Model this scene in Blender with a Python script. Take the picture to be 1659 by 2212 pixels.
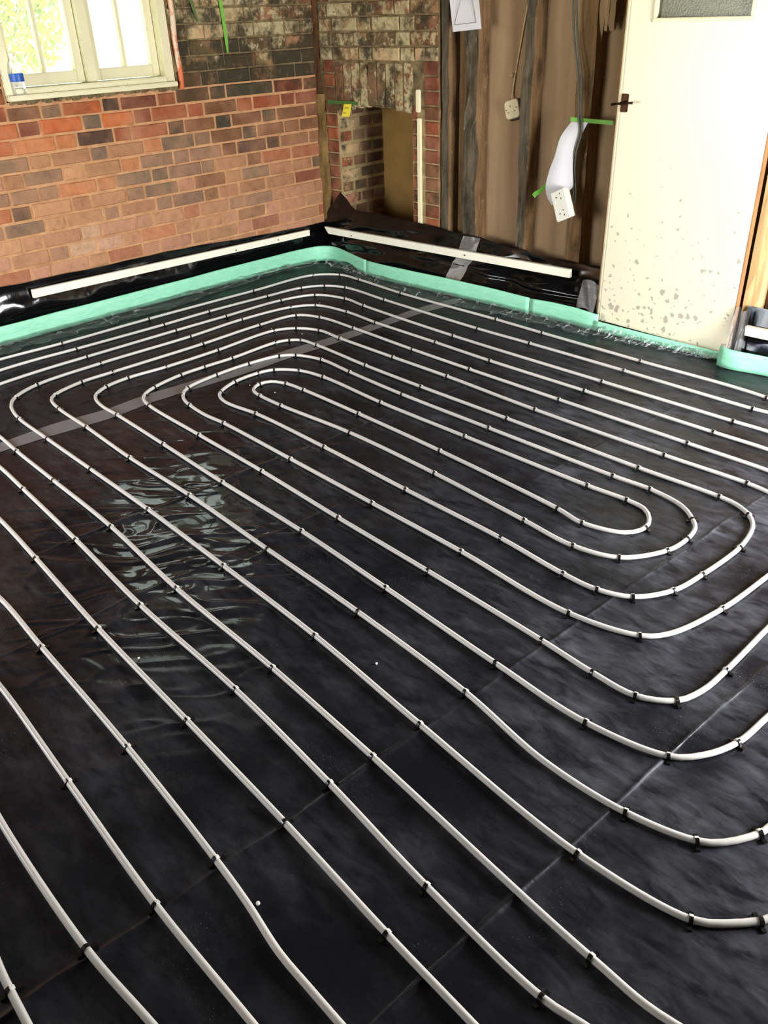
import bpy, bmesh, math, random
import numpy as np
from mathutils import Vector, Matrix
S = bpy.context.scene
for o in list(bpy.data.objects): bpy.data.objects.remove(o)
R = random.Random(7)

# ---------------------------------------------------------------- camera
cam = bpy.data.cameras.new('camera'); cam_o = bpy.data.objects.new('camera', cam); S.collection.objects.link(cam_o)
cam.sensor_fit = 'VERTICAL'; cam.sensor_height = 24.0; cam.lens = 1803.1/2212*24.0
cam.clip_start = .02; cam.clip_end = 200
_r = Vector((.70864466, .70481027, -.0326378)); _u = Vector((-.34353671, .38507078, .85656467)); _f = Vector((-.61628344, .5957877, -.51500655))
m = Matrix((_r, _u, -_f)).transposed().to_4x4(); m.translation = Vector((4.3814, -3.8155, 1.4155))
cam_o.matrix_world = m
S.camera = cam_o

# ---------------------------------------------------------------- sky, sun, daylight at the openings, exposure
world = bpy.data.worlds.new('world'); S.world = world; world.use_nodes = True
wn = world.node_tree.nodes; wl = world.node_tree.links
sky = wn.new('ShaderNodeTexSky'); sky.sky_type = 'NISHITA'; sky.sun_disc = False
sky.sun_elevation = math.radians(52); sky.sun_rotation = math.radians(10)
bg = wn['Background']; bg.inputs['Strength'].default_value = .5
wl.new(sky.outputs[0], bg.inputs[0])
def lamp(name, typ, loc, rot, energy, color, **k):
    l = bpy.data.lights.new(name, typ); l.energy = energy; l.color = color
    for a, b in k.items(): setattr(l, a, b)
    o = bpy.data.objects.new(name, l); o.location = loc; o.rotation_euler = rot; S.collection.objects.link(o); return o
lamp('sun', 'SUN', (0, 8, 12), (math.radians(-40), 0, math.radians(4)), 42.0, (1, .97, .9), angle=.01)
# daylight entering by the glazed door in the right wall and by the window in the front wall (both out of frame)
lamp('daylight_right', 'AREA', (5.0, -1.25, .66), (0, math.radians(90), 0), 108, (1, .985, .975), shape='RECTANGLE', size=1.0, size_y=1.3)
lamp('daylight_front', 'AREA', (.9, -4.68, .95), (math.radians(90), 0, 0), 48, (1, .985, .96), shape='RECTANGLE', size=1.5, size_y=1.2)
lamp('daylight_window', 'AREA', (-.16, -1.495, 1.62), (0, math.radians(-90), 0), 6, (1, .98, .74), shape='RECTANGLE', size=.78, size_y=.8)
S.view_settings.view_transform = 'Standard'; S.view_settings.look = 'None'
S.view_settings.gamma = 1.0; S.view_settings.use_curve_mapping = False
S.view_settings.exposure = 0.9
try: S.cycles.use_denoising = True
except Exception: pass
S.cycles.max_bounces = 10; S.cycles.diffuse_bounces = 5; S.cycles.transparent_max_bounces = 12

# ---------------------------------------------------------------- helpers
def lin(c):
    return tuple(((v/255)/12.92 if v/255 <= .04045 else ((v/255+.055)/1.055)**2.4) for v in c)
def mesh(name, verts, faces, smooth=False):
    me = bpy.data.meshes.new(name); me.from_pydata([tuple(v) for v in verts], [], faces); me.validate(); me.update()
    if smooth: me.polygons.foreach_set('use_smooth', [True]*len(me.polygons))
    return me
def link(name, me, mat=None, parent=None, loc=None, rot=None, scale=None, label=None, cat=None, group=None, kind=None):
    o = bpy.data.objects.new(name, me); S.collection.objects.link(o)
    if mat is not None and me is not None and not me.materials: me.materials.append(mat)
    if parent is not None: o.parent = parent
    if loc is not None: o.location = loc
    if rot is not None: o.rotation_euler = rot
    if scale is not None: o.scale = scale
    if label: o['label'] = label
    if cat: o['category'] = cat
    if group: o['group'] = group
    if kind: o['kind'] = kind
    return o
class MB:
    def __init__(s): s.v = []; s.f = []
    def add(s, v, f):
        n = len(s.v); s.v += [tuple(p) for p in v]; s.f += [tuple(i+n for i in q) for q in f]; return s
    def box(s, a, b):
        (x0, y0, z0), (x1, y1, z1) = a, b
        return s.add([(x0,y0,z0),(x1,y0,z0),(x1,y1,z0),(x0,y1,z0),(x0,y0,z1),(x1,y0,z1),(x1,y1,z1),(x0,y1,z1)],
                     [(0,3,2,1),(4,5,6,7),(0,1,5,4),(1,2,6,5),(2,3,7,6),(3,0,4,7)])
    def prism(s, quad, d):                                  # quad: 4 front corners, d: vector to the back
        q = [Vector(p) for p in quad]; d = Vector(d)
        return s.add(q+[p+d for p in q], [(0,1,2,3),(7,6,5,4),(0,4,5,1),(1,5,6,2),(2,6,7,3),(3,7,4,0)])
    def tube(s, pts, r, n=10, cap=True):
        v, f = sweep(pts, r, n, cap); return s.add(v, f)
    def obj(s, name, mat, parent=None, bevel=0, smooth=False, **k):
        me = mesh(name, s.v, s.f, smooth)
        bm = bmesh.new(); bm.from_mesh(me); bmesh.ops.recalc_face_normals(bm, faces=bm.faces)
        if bevel: bmesh.ops.bevel(bm, geom=[e for e in bm.edges], offset=bevel, segments=2, affect='EDGES', clamp_overlap=True)
        bm.to_mesh(me); bm.free()
        return link(name, me, mat, parent, **k)
def sweep(pts, r, n=10, cap=True):
    P = np.array(pts, float); m_ = len(P); rr = np.full(m_, r) if np.isscalar(r) else np.array(r)
    t = np.gradient(P, axis=0); t /= np.linalg.norm(t, axis=1)[:, None]+1e-12
    ref = np.array([0, 0, 1.]) if abs(t[0][2]) < .9 else np.array([1., 0, 0])
    V = []
    for i in range(m_):
        a = np.cross(t[i], ref); na = np.linalg.norm(a)
        if na < .05: a = np.cross(t[i], np.array([0, 1., .1])); na = np.linalg.norm(a)
        a /= na; b = np.cross(a, t[i])
        for k in range(n):
            an = 2*math.pi*k/n; V.append(P[i]+rr[i]*(math.cos(an)*a+math.sin(an)*b))
    F = [(i*n+k, i*n+(k+1) % n, (i+1)*n+(k+1) % n, (i+1)*n+k) for i in range(m_-1) for k in range(n)]
    if cap: F += [tuple(range(n))[::-1], tuple((m_-1)*n+k for k in range(n))]
    return V, F
def catmull(P, step=.025):
    P = np.array(P, float); out = []
    Q = np.vstack([2*P[0]-P[1], P, 2*P[-1]-P[-2]])
    for i in range(1, len(Q)-2):
        p0, p1, p2, p3 = Q[i-1:i+3]
        d = [max(np.linalg.norm(b-a), 1e-6)**.5 for a, b in ((p0, p1), (p1, p2), (p2, p3))]
        t1 = d[0]; t2 = t1+d[1]; t3 = t2+d[2]
        n = max(2, int(np.linalg.norm(p2-p1)/step))
        for k in range(n):
            t = t1+(t2-t1)*k/n
            A1 = (t1-t)/t1*p0+t/t1*p1; A2 = (t2-t)/(t2-t1)*p1+(t-t1)/(t2-t1)*p2; A3 = (t3-t)/(t3-t2)*p2+(t-t2)/(t3-t2)*p3
            B1 = (t2-t)/t2*A1+t/t2*A2; B2 = (t3-t)/(t3-t1)*A2+(t-t1)/(t3-t1)*A3
            out.append((t2-t)/(t2-t1)*B1+(t-t1)/(t2-t1)*B2)
    out.append(P[-1]); return np.array(out)
_rng = np.random.RandomState(3); _lat = _rng.rand(256, 256)*2-1
def noise2(x, y):                                           # smooth value noise in -1..1
    x = np.asarray(x, float); y = np.asarray(y, float)
    xi = np.floor(x).astype(int); yi = np.floor(y).astype(int); fx = x-xi; fy = y-yi
    fx = fx*fx*(3-2*fx); fy = fy*fy*(3-2*fy)
    g = lambda a, b: _lat[a % 256, b % 256]
    return (g(xi, yi)*(1-fx)+g(xi+1, yi)*fx)*(1-fy)+(g(xi, yi+1)*(1-fx)+g(xi+1, yi+1)*fx)*fy
def grid(name, X, Y, Z, mat, parent=None, smooth=True, **k):
    X, Y, Z = [np.asarray(a, np.float32) for a in (X, Y, Z)]
    ny, nx = X.shape; me = bpy.data.meshes.new(name)
    co = np.stack([X, Y, Z], -1).reshape(-1, 3)
    i = np.arange(ny*nx).reshape(ny, nx)
    q = np.stack([i[:-1, :-1], i[:-1, 1:], i[1:, 1:], i[1:, :-1]], -1).reshape(-1, 4)
    me.vertices.add(len(co)); me.vertices.foreach_set('co', co.ravel())
    me.loops.add(q.size); me.loops.foreach_set('vertex_index', q.ravel().astype(np.int32))
    me.polygons.add(len(q)); me.polygons.foreach_set('loop_start', np.arange(0, q.size, 4, dtype=np.int32))
    me.polygons.foreach_set('loop_total', np.full(len(q), 4, np.int32))
    if smooth: me.polygons.foreach_set('use_smooth', np.ones(len(q), bool))
    me.update(calc_edges=True)
    return link(name, me, mat, parent, **k)

# ---------------------------------------------------------------- materials
class Mat:
    def __init__(s, name, color=(.5, .5, .5), rough=.5, **k):
        s.m = bpy.data.materials.new(name); s.m.use_nodes = True; s.n = s.m.node_tree.nodes; s.l = s.m.node_tree.links
        s.b = s.n['Principled BSDF']; s.b.inputs['Base Color'].default_value = (*color, 1); s.b.inputs['Roughness'].default_value = rough
        for a, v in k.items(): s.b.inputs[a.replace('_', ' ')].default_value = v
        s.tc = None
    def co(s, kind='Object'):
        if kind == 'World':
            g = s.n.new('ShaderNodeNewGeometry'); return g.outputs['Position']
        if s.tc is None: s.tc = s.n.new('ShaderNodeTexCoord')
        return s.tc.outputs[kind]
    def noise(s, scale, detail=4, rough=.55, coord=None, stretch=None, dist=0, rot=None, off=None):
        n = s.n.new('ShaderNodeTexNoise'); n.inputs['Scale'].default_value = scale; n.inputs['Detail'].default_value = detail
        n.inputs['Roughness'].default_value = rough; n.inputs['Distortion'].default_value = dist
        c = coord if coord is not None else s.co('World')
        if stretch or rot or off:
            mp = s.n.new('ShaderNodeMapping')
            if stretch: mp.inputs['Scale'].default_value = stretch
            if rot: mp.inputs['Rotation'].default_value = rot
            if off: mp.inputs['Location'].default_value = off
            s.l.new(c, mp.inputs[0]); c = mp.outputs[0]
        s.l.new(c, n.inputs['Vector']); return n.outputs['Fac']
    def ramp(s, fac, stops):
        r = s.n.new('ShaderNodeValToRGB'); e = r.color_ramp.elements
        while len(e) < len(stops): e.new(.5)
        for i, (p, c) in enumerate(stops):
            e[i].position = p; e[i].color = (*c, 1) if len(c) == 3 else c
        s.l.new(fac, r.inputs[0]); return r.outputs[0]
    def val(s, fac, a, b, lo, hi):
        r = s.n.new('ShaderNodeMapRange'); s.l.new(fac, r.inputs['Value'])
        for k, v in zip(('From Min', 'From Max', 'To Min', 'To Max'), (a, b, lo, hi)): r.inputs[k].default_value = v
        return r.outputs[0]
    def mix(s, fac, a, b, mode='MIX'):
        x = s.n.new('ShaderNodeMix'); x.data_type = 'RGBA'; x.blend_type = mode; x.clamp_factor = True
        for sock, v in ((x.inputs[0], fac), (x.inputs[6], a), (x.inputs[7], b)):
            if isinstance(v, (int, float)): sock.default_value = v
            elif isinstance(v, tuple): sock.default_value = (*v, 1) if len(v) == 3 else v
            else: s.l.new(v, sock)
        return x.outputs[2]
    def math(s, op, a, b=None):
        x = s.n.new('ShaderNodeMath'); x.operation = op
        for i, v in enumerate((a, b)):
            if v is None: continue
            if isinstance(v, (int, float)): x.inputs[i].default_value = v
            else: s.l.new(v, x.inputs[i])
        return x.outputs[0]
    def color(s, c): s.l.new(c, s.b.inputs['Base Color']); return s
    def rough(s, c): s.l.new(c, s.b.inputs['Roughness']); return s
    def bump(s, h, strength=.3, dist=.01):
        b = s.n.new('ShaderNodeBump'); b.inputs['Strength'].default_value = strength; b.inputs['Distance'].default_value = dist
        s.l.new(h, b.inputs['Height']); s.l.new(b.outputs[0], s.b.inputs['Normal']); return s
    def sep(s, c):
        x = s.n.new('ShaderNodeSeparateXYZ'); s.l.new(c, x.inputs[0]); return x.outputs

def mat_plain(name, rgb, rough=.5, var=.12, scale=30, bump=0, **k):
    M = Mat(name, rough=rough, **k); c = lin(rgb); n = M.noise(scale)
    M.color(M.ramp(n, [(.3, tuple(v*(1-var) for v in c)), (.7, tuple(min(1, v*(1+var)) for v in c))]))
    if bump: M.bump(M.noise(scale*3), bump, .003)
    return M.m

# black polythene: dusty film, scuffed, smoother where it has been pulled into wrinkles
def mat_sheet(name, dust=1.0, r0=.2, r1=.42, bmp=.25, gloss=False, spec=.17, base=((23, 24, 29), (96, 98, 106))):
    M = Mat(name, rough=.3); M.b.inputs['Specular IOR Level'].default_value = spec
    d1 = M.noise(3.2, 5, .6); d2 = M.noise(11, 7, .62, stretch=(1, 2.6, 1), rot=(0, 0, -.75), dist=.5); d = M.math('MULTIPLY', M.val(d1, .35, .7, 0, 1), M.val(d2, .35, .75, 0, 1))
    am = .42*dust
    if gloss:                                               # dust, with the door's hazy reflection painted in towards the right-hand half
        am = M.math('MULTIPLY', M.val(M.math('ADD', M.sep(M.co('World'))[0], M.math('MULTIPLY', M.sep(M.co('World'))[1], .9)), .8, 2.2, .42, 1.15), dust)
    df = M.math('MULTIPLY', d, am)
    col = M.mix(df, lin(base[0]), lin(base[1]))
    if gloss:                                               # scattered pale scuffs and specks
        sp = M.math('MULTIPLY', M.val(M.noise(240, 3, .6, stretch=(1, 2, 1)), .66, .72, 0, 1), M.val(M.noise(4.5, 3), .54, .64, 0, .8))
        col = M.mix(sp, col, lin((150, 152, 154)))
    M.color(col)
    rg = M.math('ADD', M.val(d1, .3, .7, r0, r1), M.math('MULTIPLY', df, .4))
    h = M.math('ADD', M.noise(9, 3, .5, stretch=(1, 2.6, 1), rot=(0, 0, -.75), dist=.6), M.math('MULTIPLY', M.noise(60, 3), .12))
    M.bump(h, bmp, .012)
    if gloss:                                               # cleaner, shinier film where it is drawn into wrinkles
        mp = M.n.new('ShaderNodeMapping'); mp.inputs['Location'].default_value = (-2.15, 2.6, 0)
        M.l.new(M.co('World'), mp.inputs[0]); ln = M.n.new('ShaderNodeVectorMath'); ln.operation = 'LENGTH'; M.l.new(mp.outputs[0], ln.inputs[0])
        k = M.val(M.math('ADD', ln.outputs['Value'], M.math('MULTIPLY', M.noise(3, 3), .5)), .8, 1.3, 0, 1)
        rg = M.math('ADD', M.math('MULTIPLY', M.math('SUBTRACT', rg, .035), k), .035)
        M.l.new(M.math('MULTIPLY', M.math('ADD', k, .12), bmp), M.b.inputs['Normal'].links[0].from_node.inputs['Strength'])
    M.rough(rg)
    if gloss:                                               # dull bloom on the film takes away part of the shine
        df_ = M.n.new('ShaderNodeBsdfDiffuse'); M.l.new(col, df_.inputs[0]); mx = M.n.new('ShaderNodeMixShader')
        M.l.new(M.math('MULTIPLY', M.val(k, 0, 1, .25, .5), M.val(M.sep(M.co('World'))[0], 1.8, 3.2, 1, .35)), mx.inputs[0]); M.l.new(M.b.outputs[0], mx.inputs[1]); M.l.new(df_.outputs[0], mx.inputs[2])
        M.l.new(mx.outputs[0], M.n['Material Output'].inputs['Surface'])
    return M.m
M_floor = mat_sheet('black_polythene', 1.0, .2, .4, .16, True)
M_upturn = mat_sheet('black_polythene_upturn', .05, .08, .14, .06, False, .36, ((8, 8, 10), (60, 62, 70)))

# bricks: own colour from the object, whitewash remains by the object's alpha, mould and soot in world space
def mat_brick():
    M = Mat('brick', rough=.9); M.b.inputs['Specular IOR Level'].default_value = .2
    oi = M.n.new('ShaderNodeObjectInfo')
    n1 = M.noise(22, 6, .7); n2 = M.noise(120, 3)
    c = M.mix(1.0, oi.outputs['Color'], M.ramp(n1, [(.25, (.62, .6, .58)), (.5, (1, 1, 1)), (.75, (1.22, 1.2, 1.16))]), 'MULTIPLY')
    dust = M.math('MULTIPLY', M.val(M.noise(5, 4), .42, .7, 0, .5), 1.0)
    c = M.mix(dust, c, lin((186, 136, 104)))
    # whitewash
    w = M.noise(16, 7, .72, off=(3, 1, 5)); thr = M.math('SUBTRACT', 1.02, M.math('MULTIPLY', oi.outputs['Alpha'], .8))
    x = M.math('SUBTRACT', w, thr); wf = M.val(x, -.03, .05, 0, 1)
    wash = M.ramp(M.noise(9, 4), [(.3, lin((150, 134, 96))), (.7, lin((204, 188, 148)))])
    c = M.mix(wf, c, wash)
    mo = M.noise(6.5, 7, .7, off=(7, 2, 1)); px_ = M.sep(M.co('World')); zz = M.math('MULTIPLY', M.val(px_[2], 1.12, 1.5, .12, 0), M.math('LESS_THAN', px_[0], .02))
    mf = M.math('MULTIPLY', M.val(M.math('ADD', mo, zz), .485, .61, 0, .92), M.val(oi.outputs['Alpha'], .1, .4, 0, 1))
    c = M.mix(mf, c, lin((58, 54, 40)))
    sp = M.noise(42, 5, .7); c = M.mix(M.math('MULTIPLY', M.val(sp, .6, .68, 0, .8), M.val(oi.outputs['Alpha'], .1, .4, 0, 1)), c, lin((38, 34, 27)))
    M.color(c); M.bump(M.math('ADD', M.math('ADD', M.noise(70, 5, .7), M.math('MULTIPLY', n2, .4)), M.math('MULTIPLY', wf, .5)), .5, .004)
    return M.m
M_brick = mat_brick()
def mat_mortar(name, a, b, rough=.95):
    M = Mat(name, rough=rough); M.b.inputs['Specular IOR Level'].default_value = .15
    M.color(M.ramp(M.noise(13, 6, .7), [(.3, lin(a)), (.7, lin(b))])); M.bump(M.noise(90, 5, .7), .6, .005); return M.m
M_mortar = mat_mortar('mortar', (168, 122, 86), (210, 162, 118))
M_mortar_dirty = mat_mortar('mouldy_mortar', (62, 54, 40), (150, 130, 94))
M_mortar_grey = mat_mortar('hearth_mortar', (132, 114, 82), (186, 164, 120))
M_fillet = mat_mortar('plaster_fillet', (100, 80, 48), (140, 113, 70))
M_soot = mat_mortar('stained_timber', (64, 42, 28), (104, 72, 44))

def mat_wood(name, dark, light, grain=(14, 14, 1.2), rough=.85, bump=.6, knots=True):
    M = Mat(name, rough=rough); M.b.inputs['Specular IOR Level'].default_value = .2
    g = M.noise(5, 8, .7, stretch=grain, dist=.4); c = M.ramp(g, [(.3, lin(dark)), (.7, lin(light))])
    if knots:
        st = M.noise(7, 6, .75, stretch=(1, 1, .5)); c = M.mix(M.val(st, .52, .66, 0, .7), c, tuple(v*.35 for v in lin(dark)))
        wt = M.noise(30, 5, .7, stretch=(1, 1, .4)); c = M.mix(M.val(wt, .62, .72, 0, .55), c, lin((190, 172, 138)))
    M.color(c); M.bump(g, bump, .006); return M.m
M_stud = mat_wood('weathered_timber', (50, 46, 38), (110, 99, 80), grain=(9, 9, .8))
M_stud_b = mat_wood('brown_timber', (90, 68, 46), (140, 110, 76), grain=(9, 9, .8))
M_pale = mat_wood('raw_pine', (190, 154, 102), (222, 190, 140), knots=False, bump=.2)
M_lip = mat_wood('bare_door_edge', (124, 88, 56), (168, 126, 86), knots=False, bump=.3)
def mat_panel():
    M = Mat('brown_board', rough=.8); M.b.inputs['Specular IOR Level'].default_value = .25
    st = M.noise(1.6, 3, .5, stretch=(6, 1, .3)); c = M.ramp(st, [(.3, lin((134, 108, 80))), (.72, lin((174, 146, 112)))])
    c = M.mix(M.val(M.noise(24, 6, .7), .62, .75, 0, .3), c, lin((98, 72, 48)))
    M.color(c); M.bump(M.noise(40, 4), .15, .003); return M.m
M_panel = mat_panel()
M_ochre = mat_plain('ochre_board', (146, 112, 58), .85, .18, 7)

def mat_paint(name, rgb, dirt=True, rough=.45):
    M = Mat(name, rough=rough); c = lin(rgb); n = M.noise(6, 5)
    col = M.ramp(n, [(.3, tuple(v*.92 for v in c)), (.7, c)])
    if dirt:
        s_ = M.noise(34, 6, .75); col = M.mix(M.val(s_, .64, .7, 0, .6), col, lin((140, 122, 90)))
    M.color(col); M.bump(M.noise(60, 3), .1, .003); return M.m
M_cream = mat_paint('cream_gloss_paint', (236, 226, 190)); M_batten = mat_paint('cream_painted_batten', (250, 246, 226))
M_winpaint = mat_paint('window_paint', (222, 216, 178), True)
def mat_door():
    M = Mat('door_paint', rough=.32); c = lin((230, 221, 194))
    pos = M.co('World'); col = M.ramp(M.noise(2.5, 4), [(.3, tuple(v*.95 for v in c)), (.7, c)])
    v = M.n.new('ShaderNodeTexVoronoi'); v.feature = 'F1'; v.inputs['Scale'].default_value = 27
    mp = M.n.new('ShaderNodeMapping'); mp.inputs['Scale'].default_value = (1, .35, 1); M.l.new(pos, mp.inputs[0])
    nz = M.n.new('ShaderNodeTexNoise'); nz.inputs['Scale'].default_value = 50
    M.l.new(mp.outputs[0], nz.inputs['Vector'])
    ad = M.n.new('ShaderNodeVectorMath'); ad.operation = 'MULTIPLY_ADD'; ad.inputs[1].default_value = (.03, .03, .03)
    M.l.new(nz.outputs['Color'], ad.inputs[0]); M.l.new(mp.outputs[0], ad.inputs[2]); M.l.new(ad.outputs[0], v.inputs['Vector'])
    z = M.sep(pos)[2]
    sel = M.sep(v.outputs['Color'])[0]
    rad = M.math('MULTIPLY', M.math('MULTIPLY', sel, sel), M.val(z, .1, 1.05, .44, .02))
    f = M.math('LESS_THAN', v.outputs['Distance'], rad)
    w = M.n.new('ShaderNodeTexVoronoi'); w.inputs['Scale'].default_value = 62; M.l.new(ad.outputs[0], w.inputs['Vector'])
    sw = M.sep(w.outputs['Color'])[1]; f2 = M.math('LESS_THAN', w.outputs['Distance'], M.math('MULTIPLY', M.math('POWER', sw, 4.0), M.val(z, .1, 1.0, .46, .0)))
    f = M.math('MAXIMUM', f, f2)
    col = M.mix(M.math('MULTIPLY', f, .75), col, lin((150, 146, 132)))
    M.color(col); M.bump(M.noise(14, 3), .05, .004); return M.m
M_door = mat_door()
def mat_pipe():
    M = Mat('white_plastic_pipe', rough=.34); c = lin((204, 202, 197)); pos = M.co('World')
    a = M.noise(1.7, 3); col = M.ramp(a, [(.35, lin((198, 197, 193))), (.65, lin((212, 209, 202)))])
    sp = M.noise(170, 4, .7); reg = M.val(M.noise(1.1, 2, off=(4, 9, 0)), .5, .62, 0, .45)
    col = M.mix(M.math('MULTIPLY', M.val(sp, .5, .66, 0, 1), reg), col, lin((176, 130, 122)))
    M.color(col); M.b.inputs['Subsurface Weight'].default_value = 0; return M.m
M_pipe = mat_pipe()
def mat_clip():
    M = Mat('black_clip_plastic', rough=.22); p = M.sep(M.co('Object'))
    oi = M.n.new('ShaderNodeObjectInfo')                    # white highlight painted on one side of the crown
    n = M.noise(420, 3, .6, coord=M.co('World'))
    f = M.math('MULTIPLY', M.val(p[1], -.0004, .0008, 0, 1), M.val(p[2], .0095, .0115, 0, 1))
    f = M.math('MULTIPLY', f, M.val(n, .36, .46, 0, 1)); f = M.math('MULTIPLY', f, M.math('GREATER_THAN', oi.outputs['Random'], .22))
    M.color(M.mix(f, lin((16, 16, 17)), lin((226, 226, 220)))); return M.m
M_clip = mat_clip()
def mat_foam():
    M = Mat('green_foam', rough=.5); M.color(M.ramp(M.noise(18, 4, stretch=(1, 1, 6)), [(.3, lin((134, 214, 174))), (.7, lin((160, 230, 196)))]))
    M.bump(M.noise(160, 3), .12, .002); return M.m
M_foam = mat_foam()
def mat_film(name, alpha, rough, tint=(.9, .95, .95), bump=.7, frs=.9, sc=38):
    M = Mat(name, color=tint, rough=rough); M.b.inputs['Specular IOR Level'].default_value = .75
    tr = M.n.new('ShaderNodeBsdfTransparent'); mx = M.n.new('ShaderNodeMixShader')
    h = M.noise(sc, 3, .55, dist=1.2); M.bump(h, bump, .01)
    fr = M.n.new('ShaderNodeFresnel'); fr.inputs['IOR'].default_value = 1.6
    M.l.new(M.math('ADD', M.math('MULTIPLY', fr.outputs[0], frs), alpha), mx.inputs[0])
    M.l.new(tr.outputs[0], mx.inputs[1]); M.l.new(M.b.outputs[0], mx.inputs[2])
    M.l.new(mx.outputs[0], M.n['Material Output'].inputs['Surface']); return M.m
M_film = mat_film('clear_crinkled_film', .0, .05, bump=.8, frs=.5, sc=24)
M_ftape = mat_film('clear_floor_tape', .36, .34, lin((160, 160, 164)), .2)
M_tape = mat_film('silvery_tape', .27, .2, lin((150, 148, 146)), .5)
M_green = mat_plain('green_masking_tape', (112, 176, 62), .6, .12, 60)
M_paper = mat_plain('white_paper', (214, 212, 218), .7, .03, 6)
M_yellow = mat_plain('yellow_note', (236, 220, 62), .7, .05, 20)
M_ink = mat_plain('pencil_grey', (120, 112, 100), .8)
M_white = mat_plain('white_socket_plastic', (226, 224, 212), .35, .03, 12)
M_ivory = mat_plain('ivory_socket_plastic', (214, 200, 164), .45, .08, 20)
M_black = mat_plain('black_plastic', (24, 21, 19), .4)
M_cable = mat_plain('grey_cable', (74, 74, 64), .5, .15, 40)
M_wire = mat_plain('painted_wire', (196, 168, 126), .7, .2, 60)
M_bronze = mat_plain('bronze', (58, 42, 32), .22, .25, 80, 0, Metallic=1.0)
M_steel = mat_plain('steel_screw', (150, 140, 120), .4, .2, 200, 0, Metallic=1.0)
M_slot = mat_plain('dark_slot', (30, 28, 26), .7)
M_blue = mat_plain('blue_label', (30, 84, 168), .45, .2, 30)
M_plasterpipe = Mat('flaking_painted_pipe', rough=.8)
M_plasterpipe.color(M_plasterpipe.mix(M_plasterpipe.val(M_plasterpipe.noise(14, 6, .7, stretch=(1, 1, .5)), .47, .55, 0, 1), lin((206, 110, 66)), lin((216, 196, 168))))
M_plasterpipe.bump(M_plasterpipe.noise(50, 5), .6, .006); M_plasterpipe = M_plasterpipe.m
M_ceil = mat_plain('old_ceiling', (84, 76, 64), .9, .1, 4)
M_wallp = mat_plain('bare_plaster', (100, 90, 76), .9, .12, 3)
M_screed = mat_plain('screed', (120, 116, 108), .9)
def mat_glass(name, tint=(1, 1, 1), rough=0.0, clear=True):
    M = Mat(name, color=tint, rough=rough); 
    if clear:
        tr = M.n.new('ShaderNodeBsdfTransparent'); tr.inputs[0].default_value = (.93, .95, .9, 1)
        gl = M.n.new('ShaderNodeBsdfGlossy'); gl.inputs['Roughness'].default_value = .02
        fr = M.n.new('ShaderNodeFresnel'); fr.inputs['IOR'].default_value = 1.45; mx = M.n.new('ShaderNodeMixShader')
        M.l.new(fr.outputs[0], mx.inputs[0]); M.l.new(tr.outputs[0], mx.inputs[1]); M.l.new(gl.outputs[0], mx.inputs[2])
        M.l.new(mx.outputs[0], M.n['Material Output'].inputs['Surface'])
    return M.m
M_glass = mat_glass('window_glass')
M_obscure = Mat('obscure_glass', color=lin((88, 90, 68)), rough=.25); M_obscure.bump(M_obscure.noise(140, 3), .3, .003); M_obscure = M_obscure.m
M_bottle = mat_film('clear_bottle', .1, .06, (.95, .97, .97), .35)
M_lawn = mat_plain('lawn', (150, 172, 84), .9, .2, 2)
M_leaf = Mat('leaves', rough=.6); M_leaf.color(M_leaf.ramp(M_leaf.noise(3, 4), [(.3, lin((128, 130, 112))), (.7, lin((182, 182, 160)))])); M_leaf = M_leaf.m
M_bark = mat_plain('bark', (92, 78, 60), .9, .25, 8)
M_render = mat_plain('pale_render', (226, 214, 184), .9, .06, 3)

# ---------------------------------------------------------------- the room
def struct(name, mb, mat, **k): return mb.obj(name, mat, kind='structure', **k)
X1, Y0, ZC = 5.02, -4.75, 2.35
struct('floor', MB().box((-.3, Y0-.2, -.2), (X1+.2, .6, -.02)), M_screed)
struct('ceiling', MB().box((-.3, Y0-.2, ZC), (X1+.2, .6, ZC+.2)), M_ceil)
# right wall with the glazed-door opening, front wall with the window opening (both behind the viewer)
wr = MB().box((X1, -.58, -.02), (X1+.2, .6, ZC)).box((X1, Y0-.2, -.02), (X1+.2, -1.92, ZC)).box((X1, -1.92, 1.18), (X1+.2, -.58, ZC)).box((X1, -1.92, -.02), (X1+.2, -.58, .15))
struct('wall_right', wr, M_wallp)
wf_ = MB().box((-.3, Y0-.2, -.02), (.5, Y0, ZC)).box((1.8, Y0-.2, -.02), (X1, Y0, ZC)).box((.5, Y0-.2, 1.7), (1.8, Y0, ZC)).box((.5, Y0-.2, -.02), (1.8, Y0, .42))
struct('wall_front', wf_, M_wallp)

# ---- brick meshes: unit bricks (front +X), 4 uneven variants
def unit_brick(seed):
    r = random.Random(seed); v = []; j = lambda a: r.uniform(-a, a)
    for x, iy, iz in ((0, .5, .5), (.8, .5, .5), (1, .47, .44)):
        for sy, sz in ((-1, -1), (1, -1), (1, 1), (-1, 1)):
            v.append((x+(j(.07) if x == 1 else 0), sy*iy+j(.012), sz*iz+j(.025)))
    f = [(8, 9, 10, 11)]+[(a*4+k, a*4+(k+1) % 4, (a+1)*4+(k+1) % 4, (a+1)*4+k) for a in (0, 1) for k in range(4)]
    me = mesh('brick', v, f); me.materials.append(M_brick); return me
UB = [unit_brick(i) for i in range(5)]
DUSTY = (190, 144, 114)
PAL = {'O': (190, 104, 60), 'o': (192, 122, 78), 'R': (156, 86, 56), 'K': (120, 60, 44), 'D': (86, 66, 54), 'G': (138, 110, 86), 'g': (118, 98, 80),
       'T': (172, 124, 88), 'L': (196, 142, 100), 'P': (188, 134, 108), 'E': (80, 74, 58), 'B': (130, 90, 62), 'b': (112, 76, 52), 'W': (208, 170, 140),
       'w': (200, 176, 132), 'q': (150, 118, 80), 'Q': (96, 80, 56)}
GAIN = .88
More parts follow.
